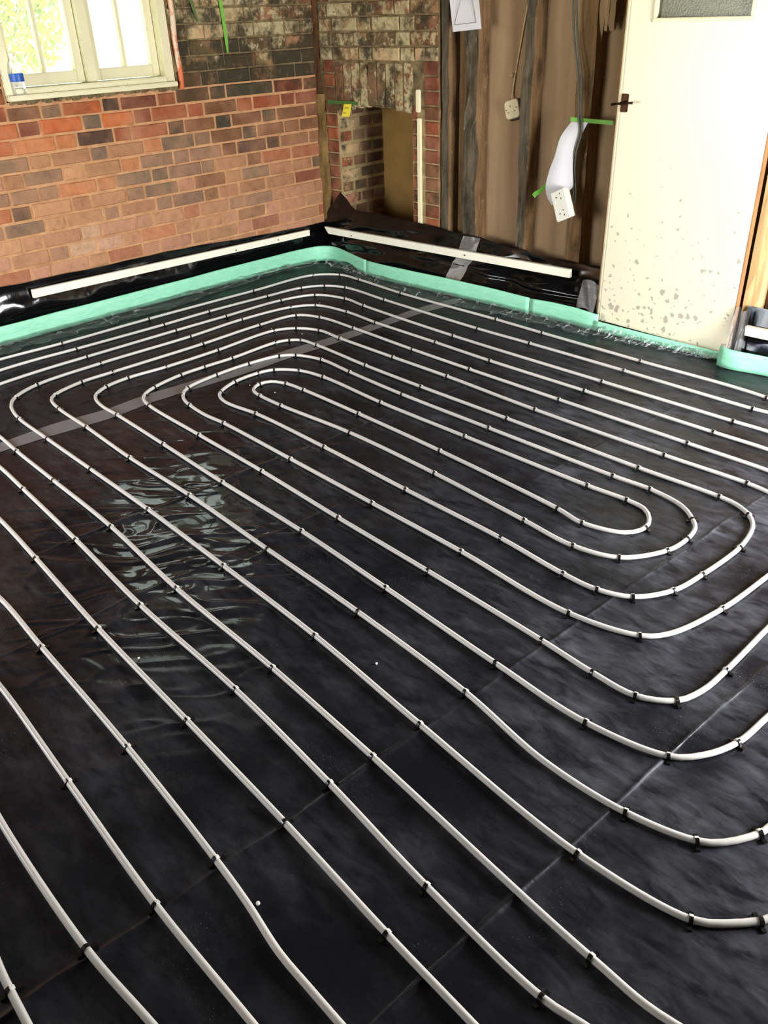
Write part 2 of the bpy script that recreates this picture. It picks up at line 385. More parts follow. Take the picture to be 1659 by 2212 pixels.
def brick(parent, p, w, h, code, wash=0.0, rotz=0.0, depth=.03, rx=0.0, name='brick', dusty=0.0):
    o = bpy.data.objects.new(name, R.choice(UB)); S.collection.objects.link(o); o.parent = parent
    o.location = p; o.scale = (depth, w, h); o.rotation_euler = (rx+R.uniform(-.006, .006), 0, rotz)
    c = lin(tuple(a_*(1-dusty)+b_*dusty for a_, b_ in zip(PAL[code], DUSTY))); k = GAIN*R.uniform(.9, 1.1)
    o.color = (min(1, c[0]*k), min(1, c[1]*k*R.uniform(.96, 1.04)), min(1, c[2]*k), wash)
    return o

# ---- left wall: mortar core round the window opening, bricks set proud of it
WY0, WY1, WZ0, WZ1 = -1.965, -1.02, 1.105, 2.12        # window opening
c = MB().box((-.24, Y0, -.02), (-.006, WY0, ZC)).box((-.24, WY1, -.02), (-.006, .6, ZC)).box((-.24, WY0, -.02), (-.006, WY1, WZ0-.01)).box((-.24, WY0, WZ1), (-.006, WY1, ZC))
wall_left = struct('wall_left', c, M_mortar)
MB().box((-.007, WY1, 1.09), (-.0045, 0, ZC)).obj('mouldy_mortar', M_mortar_dirty, wall_left)
ZB0 = 1.0112; CH = .075
ROWS = {
 0: ([-1.981,-1.81,-1.701,-1.479,-1.377,-1.151,-1.035,-.812,-.702,-.356,-.126], 'RBGODKRbEEKb'),
 1: ([-1.942,-1.831,-1.603,-1.496,-1.309,-1.201,-.971,-.864,-.634,-.521,-.309,-.197], 'OKOgOKRRbRRKK'),
 2: ([-1.991,-1.767,-1.652,-1.442,-1.337,-1.112,-1.006,-.797,-.687,-.461,-.351,-.119], 'OooDRRDBEbEbb'),
 3: ([-1.927,-1.812,-1.595,-1.493,-1.277,-1.167,-.953,-.842,-.615,-.51,-.3,-.178], 'GTTgTogGbEbBb'),
 4: ([-2.076,-1.977,-1.763,-1.649,-1.434,-1.319,-1.104,-1.0,-.775,-.668,-.446,-.341,-.109], 'PTGLToggGbDDBB'),
 5: ([-2.062,-1.914,-1.809,-1.59,-1.482,-1.26,-1.151,-.931,-.834,-.604,-.492,-.261], 'GGGoogggGTBRR'),
 6: ([-2.075,-1.973,-1.749,-1.644,-1.434,-1.319,-1.102,-.992,-.77,-.656,-.441,-.262,-.098], 'ODLTTGgPBTgTTE'),
 7: ([-2.136,-1.918,-1.81,-1.584,-1.489,-1.26,-1.153,-.938,-.834,-.687,-.482,-.25], 'GgLLGTggBTBTK'),
 8: ([-2.06,-1.955,-1.735,-1.622,-1.405,-1.3,-1.09,-.98,-.77,-.66,-.44,-.335,-.1], 'LTTWPPTRTGgTTB'),
 9: ([-2.14,-1.93,-1.82,-1.66,-1.50,-1.39,-1.16,-1.05,-.83,-.72,-.5,-.39,-.17], 'PTGWWTOTTPbPTT'),
 10: ([-2.05,-1.94,-1.72,-1.61,-1.39,-1.28,-1.06,-.95,-.73,-.62,-.4,-.29,-.07], 'RPPTRPPTTPKPTR'),
 11: ([-2.12,-1.91,-1.8,-1.58,-1.47,-1.25,-1.14,-.92,-.81,-.59,-.48,-.26,-.15], 'PPRTPPTPPTRPPT')}
def extend(js, lo, hi):
    js = sorted(js); hd = (js[1]-js[0]) > .16
    while js[0] > lo+.02:
        js.insert(0, js[0]-(.1125 if hd else .225)); hd = not hd
    if js[0] < lo: js[0] = lo
    js = [j for j in js if j < hi-.03]+[hi]
    return js
for k, (js, codes) in ROWS.items():
    n0 = len(js); j2 = extend(js, -2.75, -.012); extra = len(j2)-n0-1
    zc = ZB0-CH*k+.0375; proud = .0105 if k < 7 else (.0095 if k < 9 else .0085)
    for i in range(len(j2)-1):
        a, b = j2[i], j2[i+1]; ci = i-extra+1
        code = codes[ci] if 0 <= ci < len(codes) else R.choice('OTGRLP' if k < 8 else 'PTLP')
        if b-a < .02: continue
        jt = R.uniform(.009, .013) if k < 8 else .008
        if k == 0 and WY0 < (a+b)/2 < WY1: h, z = .056, zc-.006
        else: h, z = CH-jt, zc
        brick(wall_left, (-.03, (a+b)/2, z+R.uniform(-.0015, .0015)), b-a-jt, h, code, (.2 if b < WY1 else .3) if k == 0 else 0, 0, .03-.006+proud-.006+R.uniform(-.0012, .0012), dusty=(0, 0, 0, .1, .2, .2, .25, .35, .5, .5, .45, .5)[k])
for k in range(-1, -9, -1):                               # limewashed courses beside the window
    zc = ZB0-CH*k+.0375
    off = R.choice((0, .1125, .17)); js = [-.012-off]; hd = k % 2 == 0
    while js[-1] > WY1+.06: js.append(js[-1]-(.1125 if hd else .225)); hd = not hd
    js = [-.012]+js if off else js
    js[-1] = max(js[-1], WY1+.004) if js[-1] > WY1 else WY1+.004
    for b, a in zip(js[:-1], js[1:]):
        if b-a < .03: continue
        code = R.choice('wwqqBbQ'); wash = R.choice((.62, .72, .8, .66))
        if k == -1: wash = R.choice((.3, .4)); code = R.choice('QQbE')
        elif k > -4: wash = R.choice((.45, .55, .62)); code = R.choice('QqbE')
        brick(wall_left, (-.03, (a+b)/2, zc), b-a-.008, CH-.008, code, wash, 0, .03-.006+.008+R.uniform(-.002, .002))
    for a, b in ((-2.20, WY0-.006), (-2.33, -2.21), (-2.55, -2.34)):
        brick(wall_left, (-.03, (a+b)/2, zc), b-a-.01, CH-.01, R.choice('RBKb'), .35, 0, .034)
# ragged mortar bed under the sill
mb = MB()
for i in range(46):
    y = WY0+.02+i*.0205; w = R.uniform(.008, .016); mb.box((-.02, y-w, 1.078+R.uniform(0, .012)), (R.uniform(.002, .012), y+w, 1.104))
mb.obj('sill_rubble', M_mortar_dirty, wall_left, bevel=.003, kind='stuff')

# ---- corner
def plank(name, x0, x1, y0, y1, z0, z1, mat, parent, wob=.006, dx=0):
    n = 26; g_ = np.linspace(z0, z1, n); ph = R.uniform(0, 50); V = []; F = []
    prof = [(x0, y1), (x0, y0), ((x0+x1)/2, y0), (x1, y0), (x1, (y0+y1)/2), (x1, y1)]; m_ = len(prof)
    for i, z in enumerate(g_):
        s = dx*(1-(z-z0)/(z1-z0))
        for j, (x, y) in enumerate(prof):
            V.append((x+s+wob*float(noise2(z*9+ph, j*3.1)), y+wob*float(noise2(z*11+ph+9, j*2.3+5)), z))
    for i in range(n-1):
        for j in range(m_-1): F.append((i*m_+j, i*m_+j+1, (i+1)*m_+j+1, (i+1)*m_+j))
    o = MB().add(V, F).obj(name, mat, parent)
    if mat is M_stud:                                       # weathered face, browner sawn sides
        o.data.materials.append(M_stud_b)
        for p in o.data.polygons:
            if abs(p.normal.x) > .7: p.material_index = 1
    return o
t1 = plank('trim_1', -.004, .026, -.02, .01, .97, ZC-.01, M_soot, None, .005); t1['kind'] = 'structure'
t2 = plank('trim_2', -.004, .05, -.03, .012, .2, .985, M_fillet, None, .012, .01); t2['kind'] = 'structure'

# ---- window
win = link('window_1', None, loc=(-.05, -1.4925, 1.1), kind='structure')
def wpart(name, a, b, mat=M_winpaint, parent=win, bevel=.004, dx=0):
    mb = MB().box(tuple(p-q for p, q in zip(a, (-.05, -1.4925, 1.1))), tuple(p-q for p, q in zip(b, (-.05, -1.4925, 1.1))))
    return mb.obj(name, mat, parent, bevel=bevel)
fx0, fx1 = -.12, -.002
wpart('frame_post', (fx0, -1.075, 1.1), (fx1, -1.022, 2.115)); wpart('frame_post', (fx0, -1.963, 1.1), (fx1, -1.91, 2.115))
wpart('mullion', (fx0, -1.512, 1.15), (-.03, -1.456, 2.07)); wpart('head_rail', (fx0, -1.91, 2.065), (fx1, -1.075, 2.115))
wpart('sill', (fx0, -1.91, 1.104), (.006, -1.075, 1.15)); wpart('sill_nosing', (-.03, -1.958, 1.101), (.03, -1.026, 1.124))
for y0, y1 in ((-1.91, -1.514), (-1.454, -1.077)):
    sx0, sx1 = -.105, -.055
    s = wpart('sash', (sx0, y0, 1.155), (sx1, y0+.03, 2.06))
    def sp(n, a, b, m=M_winpaint, bv=.003):
        return wpart(n, a, b, m, s, bv)
    sp('stile', (sx0, y1-.042, 1.155), (sx1, y1, 2.06)); sp('bottom_rail', (sx0, y0+.03, 1.155), (sx1, y1-.042, 1.208)); sp('top_rail', (sx0, y0+.03, 2.02), (sx1, y1-.042, 2.06))
    ym = (y0+.03+y1-.042)/2
    sp('glazing_bar', (sx0+.01, ym-.009, 1.208), (sx1-.004, ym+.009, 2.02))
    sp('pane', (-.084, y0+.03, 1.208), (-.081, ym-.009, 2.02), M_glass, 0); sp('pane', (-.084, ym+.009, 1.208), (-.081, y1-.042, 2.02), M_glass, 0)
# painted pipe beside the window
P_ = [(.017, -1.0+.004*math.sin(i*1.3), 1.085+i*.06) for i in range(22)]
MB().tube(P_, [.0135+R.uniform(-.001, .0015) for _ in P_], 12).obj('wall_pipe', M_plasterpipe, smooth=True, label='thin upright pipe with flaking orange and white paint beside the window frame', cat='pipe')
# green tape strips hanging down the whitewashed brick
def ribbon(name, pts, w, n, mat, thick=.0006, parent=None, **k):     # pts: centre line, w: half widths, n: width direction
    P = [Vector(p) for p in pts]; n = Vector(n).normalized(); ws = [w]*len(P) if isinstance(w, (int, float)) else w
    v = []; f = []
    for i, p in enumerate(P):
        t = (P[min(i+1, len(P)-1)]-P[max(i-1, 0)]).normalized(); d = n-t*n.dot(t)
        d = d.normalized(); up = t.cross(d).normalized()*thick
        v += [p-d*ws[i]-up, p+d*ws[i]-up, p+d*ws[i]+up, p-d*ws[i]+up]
    for i in range(len(P)-1):
        for q in range(4): f.append((i*4+q, i*4+(q+1) % 4, i*4+4+(q+1) % 4, i*4+4+q))
    f += [(3, 2, 1, 0), tuple(len(v)-4+q for q in range(4))]
    return MB().add(v, f).obj(name, mat, parent, **k)
ribbon('green_tape_strip', [(.006, -.69, 1.7), (.011, -.683, 1.55), (.013, -.672, 1.4), (.012, -.668, 1.3), (.007, -.664, 1.24)], [.012, .012, .011, .01, .005], (0, 1, 0), M_green, label='narrow green tape strip hanging on limewashed brick, the one nearer the corner', cat='tape')
ribbon('green_tape_strip', [(.006, -.9, 1.66), (.011, -.872, 1.52), (.011, -.852, 1.44), (.007, -.833, 1.395)], [.011, .011, .009, .004], (0, 1, 0), mat_plain('dull_green_tape', (84, 104, 52), .7), label='dull olive tape strip on limewashed brick, the one nearer the window', cat='tape')

# ---- chimney breast at the corner
breast = link('chimney_breast', None, loc=(.5, 0, 0), label='brick chimney breast with flaking whitewash and small arched hearth, in the corner', cat='fireplace')
def bp(p): return (p[0]-.5, p[1], p[2])
mbx = MB()
def cbox(a, b): mbx.box(bp(a), bp(b))
cbox((.0, .006, 0), (.15, .42, .93)); mbx.obj('masonry_core', M_mortar_grey, breast)
mbx = MB(); cbox((.785, .006, 0), (.998, .42, .93)); mbx.obj('masonry_core', M_mortar_grey, breast)
mbx = MB(); cbox((.0, .003, .93), (.998, .42, ZC)); mbx.obj('masonry_core', M_mortar_dirty, breast)
MB().box(bp((.15, .395, 0)), bp((.785, .42, .93))).obj('back_board', M_ochre, breast)
MB().box(bp((.15, 0.01, -.01)), bp((.785, .395, .02))).obj('hearth_floor', M_mortar_dirty, breast)
RZ = -math.pi/2
def fb(x0, x1, z0, z1, code, wash=0, y=.03, dp=.034): return brick(breast, bp(((x0+x1)/2, y, (z0+z1)/2)), x1-x0-.009, z1-z0-.009, code, wash, RZ, dp+R.uniform(-.003, .003))
z = 1.165; k = 0
while z < 2.0:                                              # limewashed courses above
    x = .03; hd = k % 2 == 0
    if k % 2: fb(x, x+.075, z, z+CH, R.choice('wqb'), .7); x += .075
    while x < .985:
        w = .1125 if hd else .225; x2 = min(x+w, .99)
        if x2-x > .03: fb(x, x2, z, z+CH, R.choice('qQqwbQ'), R.choice((.6, .68, .74, .64)) if x < .86 else .4)
        x = x2; hd = not hd
    z += CH; k += 1
x = .155                                                    # soldier course of the flat arch
while x < .79:
    zb = .895+.03*math.sin((x-.15)/.635*math.pi)
    fb(x, x+.071, zb, 1.16, R.choice('QqbQq'), R.choice((.56, .64, .7, .6))); x += .0715
for i in range(13):                                        # left and right piers
    z = .2+i*CH
    if z < 1.13: fb(.055, .152, z, z+CH, R.choice('KbRK'), .28)
    if z < 1.14: fb(.885, .995, z, z+CH, R.choice('KKRKb'), R.choice((.12, .2, .3)))
    if z < .9: fb(.79, .828, z, z+CH, R.choice('RKB'), .5)
for i in range(10):                                        # reveal of the hearth, facing right
    z = .18+i*CH
    if z > .88: break
    ys = (.012, .12, .235, .39) if i % 2 else (.012, .18, .29, .39)
    for a, b in zip(ys[:-1], ys[1:]):
        code = R.choice('EDDgE') if a > .02 else R.choice('RqwP')
        brick(breast, bp((.12, (a+b)/2, z+CH/2)), b-a-.016, CH-.017, code, .12 if a > .02 else .55, 0, .034)
for z0, z1, dx in ((.22, .885, 0), (.915, 1.03, -.006)):
    MB().box(bp((.832+dx, -.012, z0)), bp((.862+dx, .006, z1))).obj('painted_edge_strip', M_cream, breast, bevel=.004)

# green tape and yellow note on the arch
ribbon('green_tape_strip', [(.08, -.011, .939), (.17, -.012, .942), (.26, -.012, .943), (.352, -.011, .941)], .0095, (0, 0, 1), mat_plain('dark_green_tape', (64, 104, 40), .65, .1, 60), label='dark green tape stuck level along the hearth arch', cat='tape')
nt = link('sticky_note', None, loc=(.262, -.014, .9), label='yellow sticky note with scribbled writing, hung on hearth arch', cat='note')
g = np.linspace(0, 1, 7); U_, V_ = np.meshgrid(g, g)
nx = -.026+.069*U_-.018*(1-V_); nz = -.034+.069*V_+.002*U_
grid('note_paper', nx, -.002-.006*(1-V_)**2, nz, M_yellow, nt)
def stroke(name, pts, r, mat, parent): return MB().tube(pts, r, 5).obj(name, mat, parent)
stroke('handwriting', [(-.02+.006*i, -.0045, .012+.007*(1 if i % 2 else -.3)) for i in range(8)], .0009, M_ink, nt)
stroke('handwriting', [(-.026+.006*i, -.008, -.014+.006*(1 if i % 2 else -.4)) for i in range(5)], .0009, M_ink, nt)

# ---- stud wall: boards behind, timbers in front
wb = MB().box((1.004, .095, -.02), (X1+.2, .25, ZC))
wall_back = struct('wall_back', wb, M_panel)
for x0, x1, dx, mt, wob in ((1.012, 1.062, .003, M_stud, .005), (1.165, 1.262, .01, M_stud, .012), (1.56, 1.622, -.012, M_stud, .008), (1.862, 1.95, .02, M_stud_b, .006)):
    plank('stud', x0, x1, 0, .093, -.02, 2.34, mt, wall_back, wob, dx)
plank('stud', 1.1, 1.15, .05, .093, -.02, 2.34, M_stud_b, wall_back, .004)
for a, b in ((1.03, 1.21), (1.215, 1.59), (1.595, 1.9), (1.905, 2.2)):
    plank('board', a, b, .088, .096, -.02, 2.34, M_panel, wall_back, .0012)
# door lining and posts right of the door
for a, b, y0, y1, mt in ((2.175, 2.207, -.128, .09, M_lip), (2.9, 2.965, -.1, .03, M_pale), (2.972, 3.03, -.03, .06, M_stud_b), (3.04, 3.12, -.075, .05, M_pale), (3.2, 3.26, -.05, .05, M_stud)):
    plank('door_post', a, b, y0, y1, .0, 2.34, mt, wall_back, .003)
struct('trim_3', MB().box((2.2, -.128, 2.03), (2.97, .09, 2.12)), M_pale, bevel=.004)

# torn paper high up by the door
pt = link('torn_lining_paper', None, loc=(1.99, .05, 1.36), label='curled torn brown wall lining hanging high between last stud and door', cat='wallpaper')
for i, (dx, zz, l, tw) in enumerate(((-.04, .2, .3, .5), (0, .22, .28, -.4), (.035, .2, .26, .3))):
    ribbon('torn_strip', [(dx+.012*math.sin(t*3+i), -.01-.03*math.sin(t*3), zz-l*t) for t in np.linspace(0, 1, 8)], [.02, .022, .02, .022, .018, .02, .016, .01], (1, tw, 0), M_panel, parent=pt)

# old socket with its wire, on the board
def rot_in_wall(a): return (0, a, 0)
sk = link('single_socket', None, loc=(1.459, .056, .952), rot=(0, math.radians(-15), 0), label='old ivory single socket hanging tilted on the brown board between studs', cat='socket')
def rounded(w, h, d, r, n=5):
    pts = []
    for cx, cz, a0 in ((w/2-r, h/2-r, 0), (-w/2+r, h/2-r, 90), (-w/2+r, -h/2+r, 180), (w/2-r, -h/2+r, 270)):
        for i in range(n+1):
            a = math.radians(a0+90*i/n); pts.append((cx+r*math.cos(a), cz+r*math.sin(a)))
    m_ = len(pts); V = [(x, 0, z) for x, z in pts]+[(x, -d*.7, z) for x, z in pts]+[(x*.93, -d, z*.93) for x, z in pts]
    F = [tuple(range(m_)), tuple(range(2*m_, 3*m_))]+[(a*m_+i, a*m_+(i+1) % m_, (a+1)*m_+(i+1) % m_, (a+1)*m_+i) for a in (0, 1) for i in range(m_)]
    return MB().add(V, F)
rounded(.096, .098, .032, .018).obj('back_box', M_black, sk, loc=(.005, .032, -.005))
rounded(.09, .09, .014, .02).obj('front_plate', M_ivory, sk)
for x, z, w, h in ((-.006, .016, .004, .008), (-.022, -.012, .007, .004), (.018, -.01, .007, .004), (-.033, .002, .005, .005), (.031, .004, .005, .005)):
    MB().box((x-w/2, -.0148, z-h/2), (x+w/2, -.0125, z+h/2)).obj('pin_slot', M_slot, sk)
wire = MB().tube(catmull([(1.535, .083, 2.3), (1.525, .083, 1.7), (1.502, .082, 1.42), (1.485, .082, 1.33), (1.446, .082, 1.12), (1.436, .075, 1.03), (1.444, .065, .992)], .03), .004, 8).obj('socket_wire', M_wire, smooth=True, label='thin painted wire running down the board to the single socket', cat='cable')
kb = MB(); kb.add(*sweep([(1.43, .088, 1.107), (1.428, .07, 1.107), (1.427, .062, 1.107)], [.012, .011, .004], 10)); kb.obj('wire_knob', M_wire, label='small round knob on the brown board beside the socket wire', cat='knob')

# drawing pinned high on the second stud
dr = link('paper_drawing', None, loc=(1.2, -.03, 1.32), label='white paper sheet with pencilled trapezoid outline pinned high over two studs', cat='paper')
U_, V_ = np.meshgrid(np.linspace(0, 1, 9), np.linspace(0, 1, 9))
px_ = (-.08-.031*V_*1.5)+(.189+.002*V_)*U_; pz_ = (-.013+.012*U_)+.28*V_
grid('sheet', px_, .012*np.sin(U_*3.1)*V_-.006, pz_, M_paper, dr)
for a, b in (((-.028, .14), (-.07, .018)), ((-.07, .018), (.075, .028)), ((.075, .028), (.04, .14)), ((.04, .14), (-.028, .14))):
    stroke('pencil_line', [(a[0]+(b[0]-a[0])*t, -.0072+.002*t*(1-t), a[1]+(b[1]-a[1])*t) for t in np.linspace(0, 1, 6)], .0011, M_ink, dr)

# curled sheet of paper hanging from green tape on the last stud
L_ = catmull([(1.888, -.045, .924), (1.853, -.075, .86), (1.832, -.085, .77), (1.805, -.09, .69), (1.79, -.085, .615), (1.8, -.075, .565), (1.822, -.065, .533)], .02)
Rr = catmull([(1.975, -.035, .924), (1.94, -.05, .845), (1.922, -.06, .79), (1.93, -.065, .71), (1.935, -.06, .648), (1.925, -.05, .625), (1.9, -.05, .6)], .02)
n_ = 16; li = L_[np.linspace(0, len(L_)-1, n_).astype(int)]; ri = Rr[np.linspace(0, len(Rr)-1, n_).astype(int)]
tt = np.linspace(0, 1, 9)[None, :, None]; G = li[:, None]*(1-tt)+ri[:, None]*tt; G[:, :, 1] -= .018*np.sin(np.linspace(0, 1, 9)*math.pi)[None, :]*np.linspace(.35, 1, n_)[:, None]
grid('curled_paper', G[..., 0], G[..., 1], G[..., 2], M_paper, label='curled blank white paper sheet hanging by green tape above the double socket', cat='paper')
ribbon('green_tape_strip', [(1.885, -.05, .935), (1.935, -.046, .934), (1.97, -.03, .93), (2.02, -.01, .927), (2.09, .0, .924)], .0095, (0, 0, 1), M_green, label='bright green tape stuck level across the last stud beside the door', cat='tape')
ribbon('green_tape_strip', [(1.862, -.055, .875), (1.842, -.06, .84), (1.82, -.06, .76), (1.798, -.065, .68), (1.782, -.07, .63), (1.755, -.075, .598), (1.725, -.08, .58), (1.715, -.08, .568)], [.004, .01, .009, .008, .009, .011, .012, .012], (.6, 0, .8), M_green, label='green tape tail curling out from behind the hanging curled paper', cat='tape')

# double socket dangling on its two cables
ds = link('double_socket', None, loc=(1.922, -.128, .557), rot=(math.radians(-4), math.radians(-25), math.radians(-3)), label='white double socket dangling sideways from two cables by the last stud', cat='socket')
rounded(.088, .146, .012, .006, 3).obj('front_plate', M_white, ds)
MB().box((-.042, 0, -.07), (.042, .034, .07)).obj('back_box', M_white, ds, bevel=.004)
for s in (-1, 1):
    for x, z, w, h in ((-.012, .0, .008, .005), (.012, .012, .004, .008), (.014, -.012, .004, .008)):
        MB().box((x-w/2, -.0128, s*.04+z-h/2), (x+w/2, -.011, s*.04+z+h/2)).obj('pin_slot', M_slot, ds)
    MB().box((-.036, -.0138, s*.018-.008), (-.026, -.011, s*.018+.008)).obj('switch', M_white, ds, bevel=.001)
for dx, lb in ((-.009, 'left one of two grey cables dropping along the last stud to double socket'), (.009, 'right one of two grey cables dropping along the last stud to double socket')):
    MB().tube(catmull([(1.828+dx, -.02, 2.34), (1.832+dx, -.03, 1.7), (1.85+dx, -.035, 1.427), (1.876+dx, -.04, 1.27), (1.912+dx, -.045, 1.13), (1.936+dx*.8, -.05, .95), (1.95+dx*.6, -.055, .88),
        (1.932+dx*.6, -.06, .79), (1.926+dx*.6, -.05, .7), (1.932+dx*.6, -.04, .62), (1.945+dx*.5, -.06, .56), (1.94+dx*.3, -.085, .55)], .02), .0048, 8).obj('socket_cable', M_cable, smooth=True, label=lb, cat='cable', group='cables of the double socket')

# ---- door
door = link('door_1', None, loc=(2.212, -.17, 0), kind='structure')
def dpart(name, a, b, mat, parent=door, bevel=.003):
    o = (2.212, -.17, 0); return MB().box(tuple(p-q for p, q in zip(a, o)), tuple(p-q for p, q in zip(b, o))).obj(name, mat, parent, bevel=bevel)
DX0, DX1, DZ0, DZ1, GX0, GX1, GZ0, GZ1 = 2.212, 2.897, .03, 2.0, 2.345, 2.752, 1.345, 1.86
slab = MB(); o_ = (2.212, -.17, 0)
zb = lambda x: .042-.024*(x-DX0)/(DX1-DX0)                  # the leaf hangs a little out of level
for x0, x1, z0, z1 in ((DX0, GX0, None, DZ1), (GX1, DX1-.004, None, DZ1), (GX0, GX1, None, GZ0), (GX0, GX1, GZ1, DZ1)):
    q = [(x0-o_[0], 0, zb(x0) if z0 is None else z0), (x1-o_[0], 0, zb(x1) if z0 is None else z0), (x1-o_[0], 0, z1), (x0-o_[0], 0, z1)]
    slab.prism(q, (0, .038, 0))
slab.obj('door_leaf', M_door, door)
for a, b in (((GX0-.012, -.178, GZ0-.012), (GX1+.012, -.168, GZ0+.006)), ((GX0-.012, -.178, GZ1-.006), (GX1+.012, -.168, GZ1+.012)), ((GX0-.012, -.178, GZ0+.006), (GX0+.006, -.168, GZ1-.006)), ((GX1-.006, -.178, GZ0+.006), (GX1+.012, -.168, GZ1-.006))):
    dpart('glazing_bead', a, b, M_cream, bevel=.003)
dpart('glass_pane', (GX0, -.154, GZ0), (GX1, -.148, GZ1), M_obscure, bevel=0)
dpart('edge_lipping', (DX1-.004, -.168, DZ0-.008), (DX1+.001, -.132, DZ1), M_lip, bevel=.001)
dpart('edge_lipping', (DX0-.01, -.166, DZ0+.012), (DX0, -.134, DZ1), M_cream, bevel=.002)
dpart('edge_bead', (DX0+.012, -.1715, DZ0+.012), (DX0+.0145, -.1695, DZ1), M_ivory, bevel=0)
hd = dpart('handle_plate', (2.222, -.176, .992), (2.258, -.169, 1.066), M_bronze, bevel=.003)
MB().tube([(.03, -.006, 1.03), (.03, -.035, 1.03)], .008, 12).obj('spindle', M_bronze, hd, smooth=False)
MB().tube(catmull([(-.014, -.04, 1.024), (.01, -.041, 1.028), (.03, -.04, 1.03), (.06, -.043, 1.033), (.09, -.041, 1.035)], .006), .0052, 10).obj('lever', M_bronze, hd, smooth=True)

# ---- black membrane turned up the walls
def prof_r(s):        # s 0..1 from top edge down to the floor, on the stud wall
    s = np.asarray(s, float)
    q = np.linspace(0, 1, 60); ker = np.hanning(9); ker /= ker.sum()
    sm = lambda v: np.convolve(np.pad(v, 4, 'edge'), ker, 'valid')
    y = np.interp(s, q, sm(np.interp(q, [0, .2, .4, .5, .62, .8, 1], [-.03, -.055, -.078, -.122, -.138, -.168, -.2]))); z = np.interp(s, q, sm(np.interp(q, [0, .2, .42, .5, .62, .8, 1], [1, .78, .58, .5, .35, .13, 0.004])))
    return y, z
def top_r(x): return np.interp(x, [0, .05, .3, .8, 1.25, 1.66, 1.7, 2.12], [.23, .25, .335, .325, .305, .28, .262, .262])
nx_, ns = 260, 44
Xg, Sg = np.meshgrid(np.linspace(.015, 2.16, nx_), np.linspace(0, 1, ns)); yy, zz = prof_r(Sg)
corner = np.clip((Xg-.02)/.45, 0, 1); corner = corner*corner*(3-2*corner)
Yg = -.02+(yy+.02)*(.3+.7*corner)
wr_ = .017*np.sin(13.5*Xg+2.5*Sg+.8*np.sin(4.1*Xg))*np.clip((Xg-.5)*2, 0, 1)+noise2(Xg*2.6, Sg*6+3)*.008+noise2(Xg*6+Sg*7, Sg*9)*.010+noise2(Xg*14+5, Sg*6)*.003
amp = np.sin(np.clip(Sg*1.1, 0, 1)*math.pi)**.7
fold = .02*np.exp(-((Sg-.68-.03*np.sin(Xg*5))/.05)**2)*np.clip((Xg-.7)*2, 0, 1)-.012*np.exp(-((Sg-.57-.02*np.sin(Xg*4))/.03)**2)*np.clip((Xg-.7)*2, 0, 1)
Yg = np.minimum(Yg-wr_*amp-fold, -.012); Zg = zz*top_r(Xg)+noise2(Xg*9, Sg*0+2)*.004*(1-Sg)
grid('damp_membrane', Xg, Yg, Zg, M_upturn, label='glossy black plastic membrane turned up against the stud wall behind batten', cat='membrane')
# pointed flap of the same film sticking up in the corner
fv = [(.0, -.03, .23), (.05, -.035, .3), (.11, -.03, .36), (.174, -.03, .425), (.23, -.025, .385), (.28, -.03, .345), (.33, -.03, .325), (.3, -.04, .24), (.15, -.05, .22), (.02, -.04, .17), (.16, -.045, .31)]
MB().add(fv+[(a, b+.004, c_) for a, b, c_ in fv], [(0, 1, 10), (1, 2, 10), (2, 3, 10), (3, 4, 10), (4, 5, 10), (5, 6, 10), (6, 7, 10), (7, 8, 10), (8, 9, 10), (9, 0, 10)]).obj('membrane_flap', M_upturn, label='pointed black plastic flap standing up in the room corner below the hearth', cat='membrane')
# left wall
yl = np.linspace(-4.7, -.02, 380); Yl, Sl = np.meshgrid(yl, np.linspace(0, 1, 40))
topl = np.interp(Yl, [-4.6, -2.23, -2.03, -1.09, -.8, -.19, 0], [.3, .275, .27, .257, .238, .217, .22])
xl = np.interp(Sl, [0, .25, .5, .8, 1], [.012, .017, .024, .03, .02])
Xl = xl+(noise2(Yl*6, Sl*3)*.008+noise2(Yl*21, Sl*4+8)*.003+.006*np.sin(Sl*9+Yl*1.3))*np.sin(Sl*math.pi); Xl = np.maximum(Xl, .011)
Zl = (1-Sl)*topl+.002+noise2(Yl*8, Sl*0)*.003*(1-Sl)
grid('damp_membrane', Xl, Yl, Zl, M_upturn, label='black plastic membrane turned up against the brick wall below the window', cat='membrane')
# right of the door
Xr, Sr = np.meshgrid(np.linspace(2.93, 3.9, 60), np.linspace(0, 1, 30)); yr, zr = prof_r(Sr)
grid('damp_membrane', Xr, yr*.55-.1-noise2(Xr*9, Sr*3)*.008, zr*.24+.0, M_upturn, label='short black plastic membrane piece right of the door', cat='membrane')

# ---- cream battens clamping the membrane
def batten(label, quad, d, scr, axis):
    b = MB().prism(quad, d); o = b.obj('batten', M_batten, bevel=.0015, label=label, cat='batten', group='battens along the membrane')
    for s_ in scr:
        e = (s_[0]+.006, s_[1], s_[2]) if axis == 0 else (s_[0], s_[1]-.006, s_[2])
        MB().tube([s_, e], .0045, 8).obj('screw', M_steel, o)
    return o
batten('long cream batten under the brick wall, ragged along its top edge', [(.052, -2.09, .196), (.052, -.206, .168), (.052, -.205, .204), (.052, -2.088, .238)], (-.022, 0, 0), [(.05, -.802, .19), (.05, -.472, .19)], 0)
batten('long cream batten under the stud wall with a slanted left end', [(.125, -.112, .172), (1.99, -.112, .2), (1.988, -.112, .2425), (.088, -.112, .212)], (0, .024, 0), [(1.29, -.11, .21), (.35, -.11, .19)], 1)
batten('short cream batten right of the door at the picture edge', [(2.965, -.19, .13), (3.75, -.19, .135), (3.75, -.19, .175), (2.962, -.19, .172)], (0, .024, 0), [], 1)

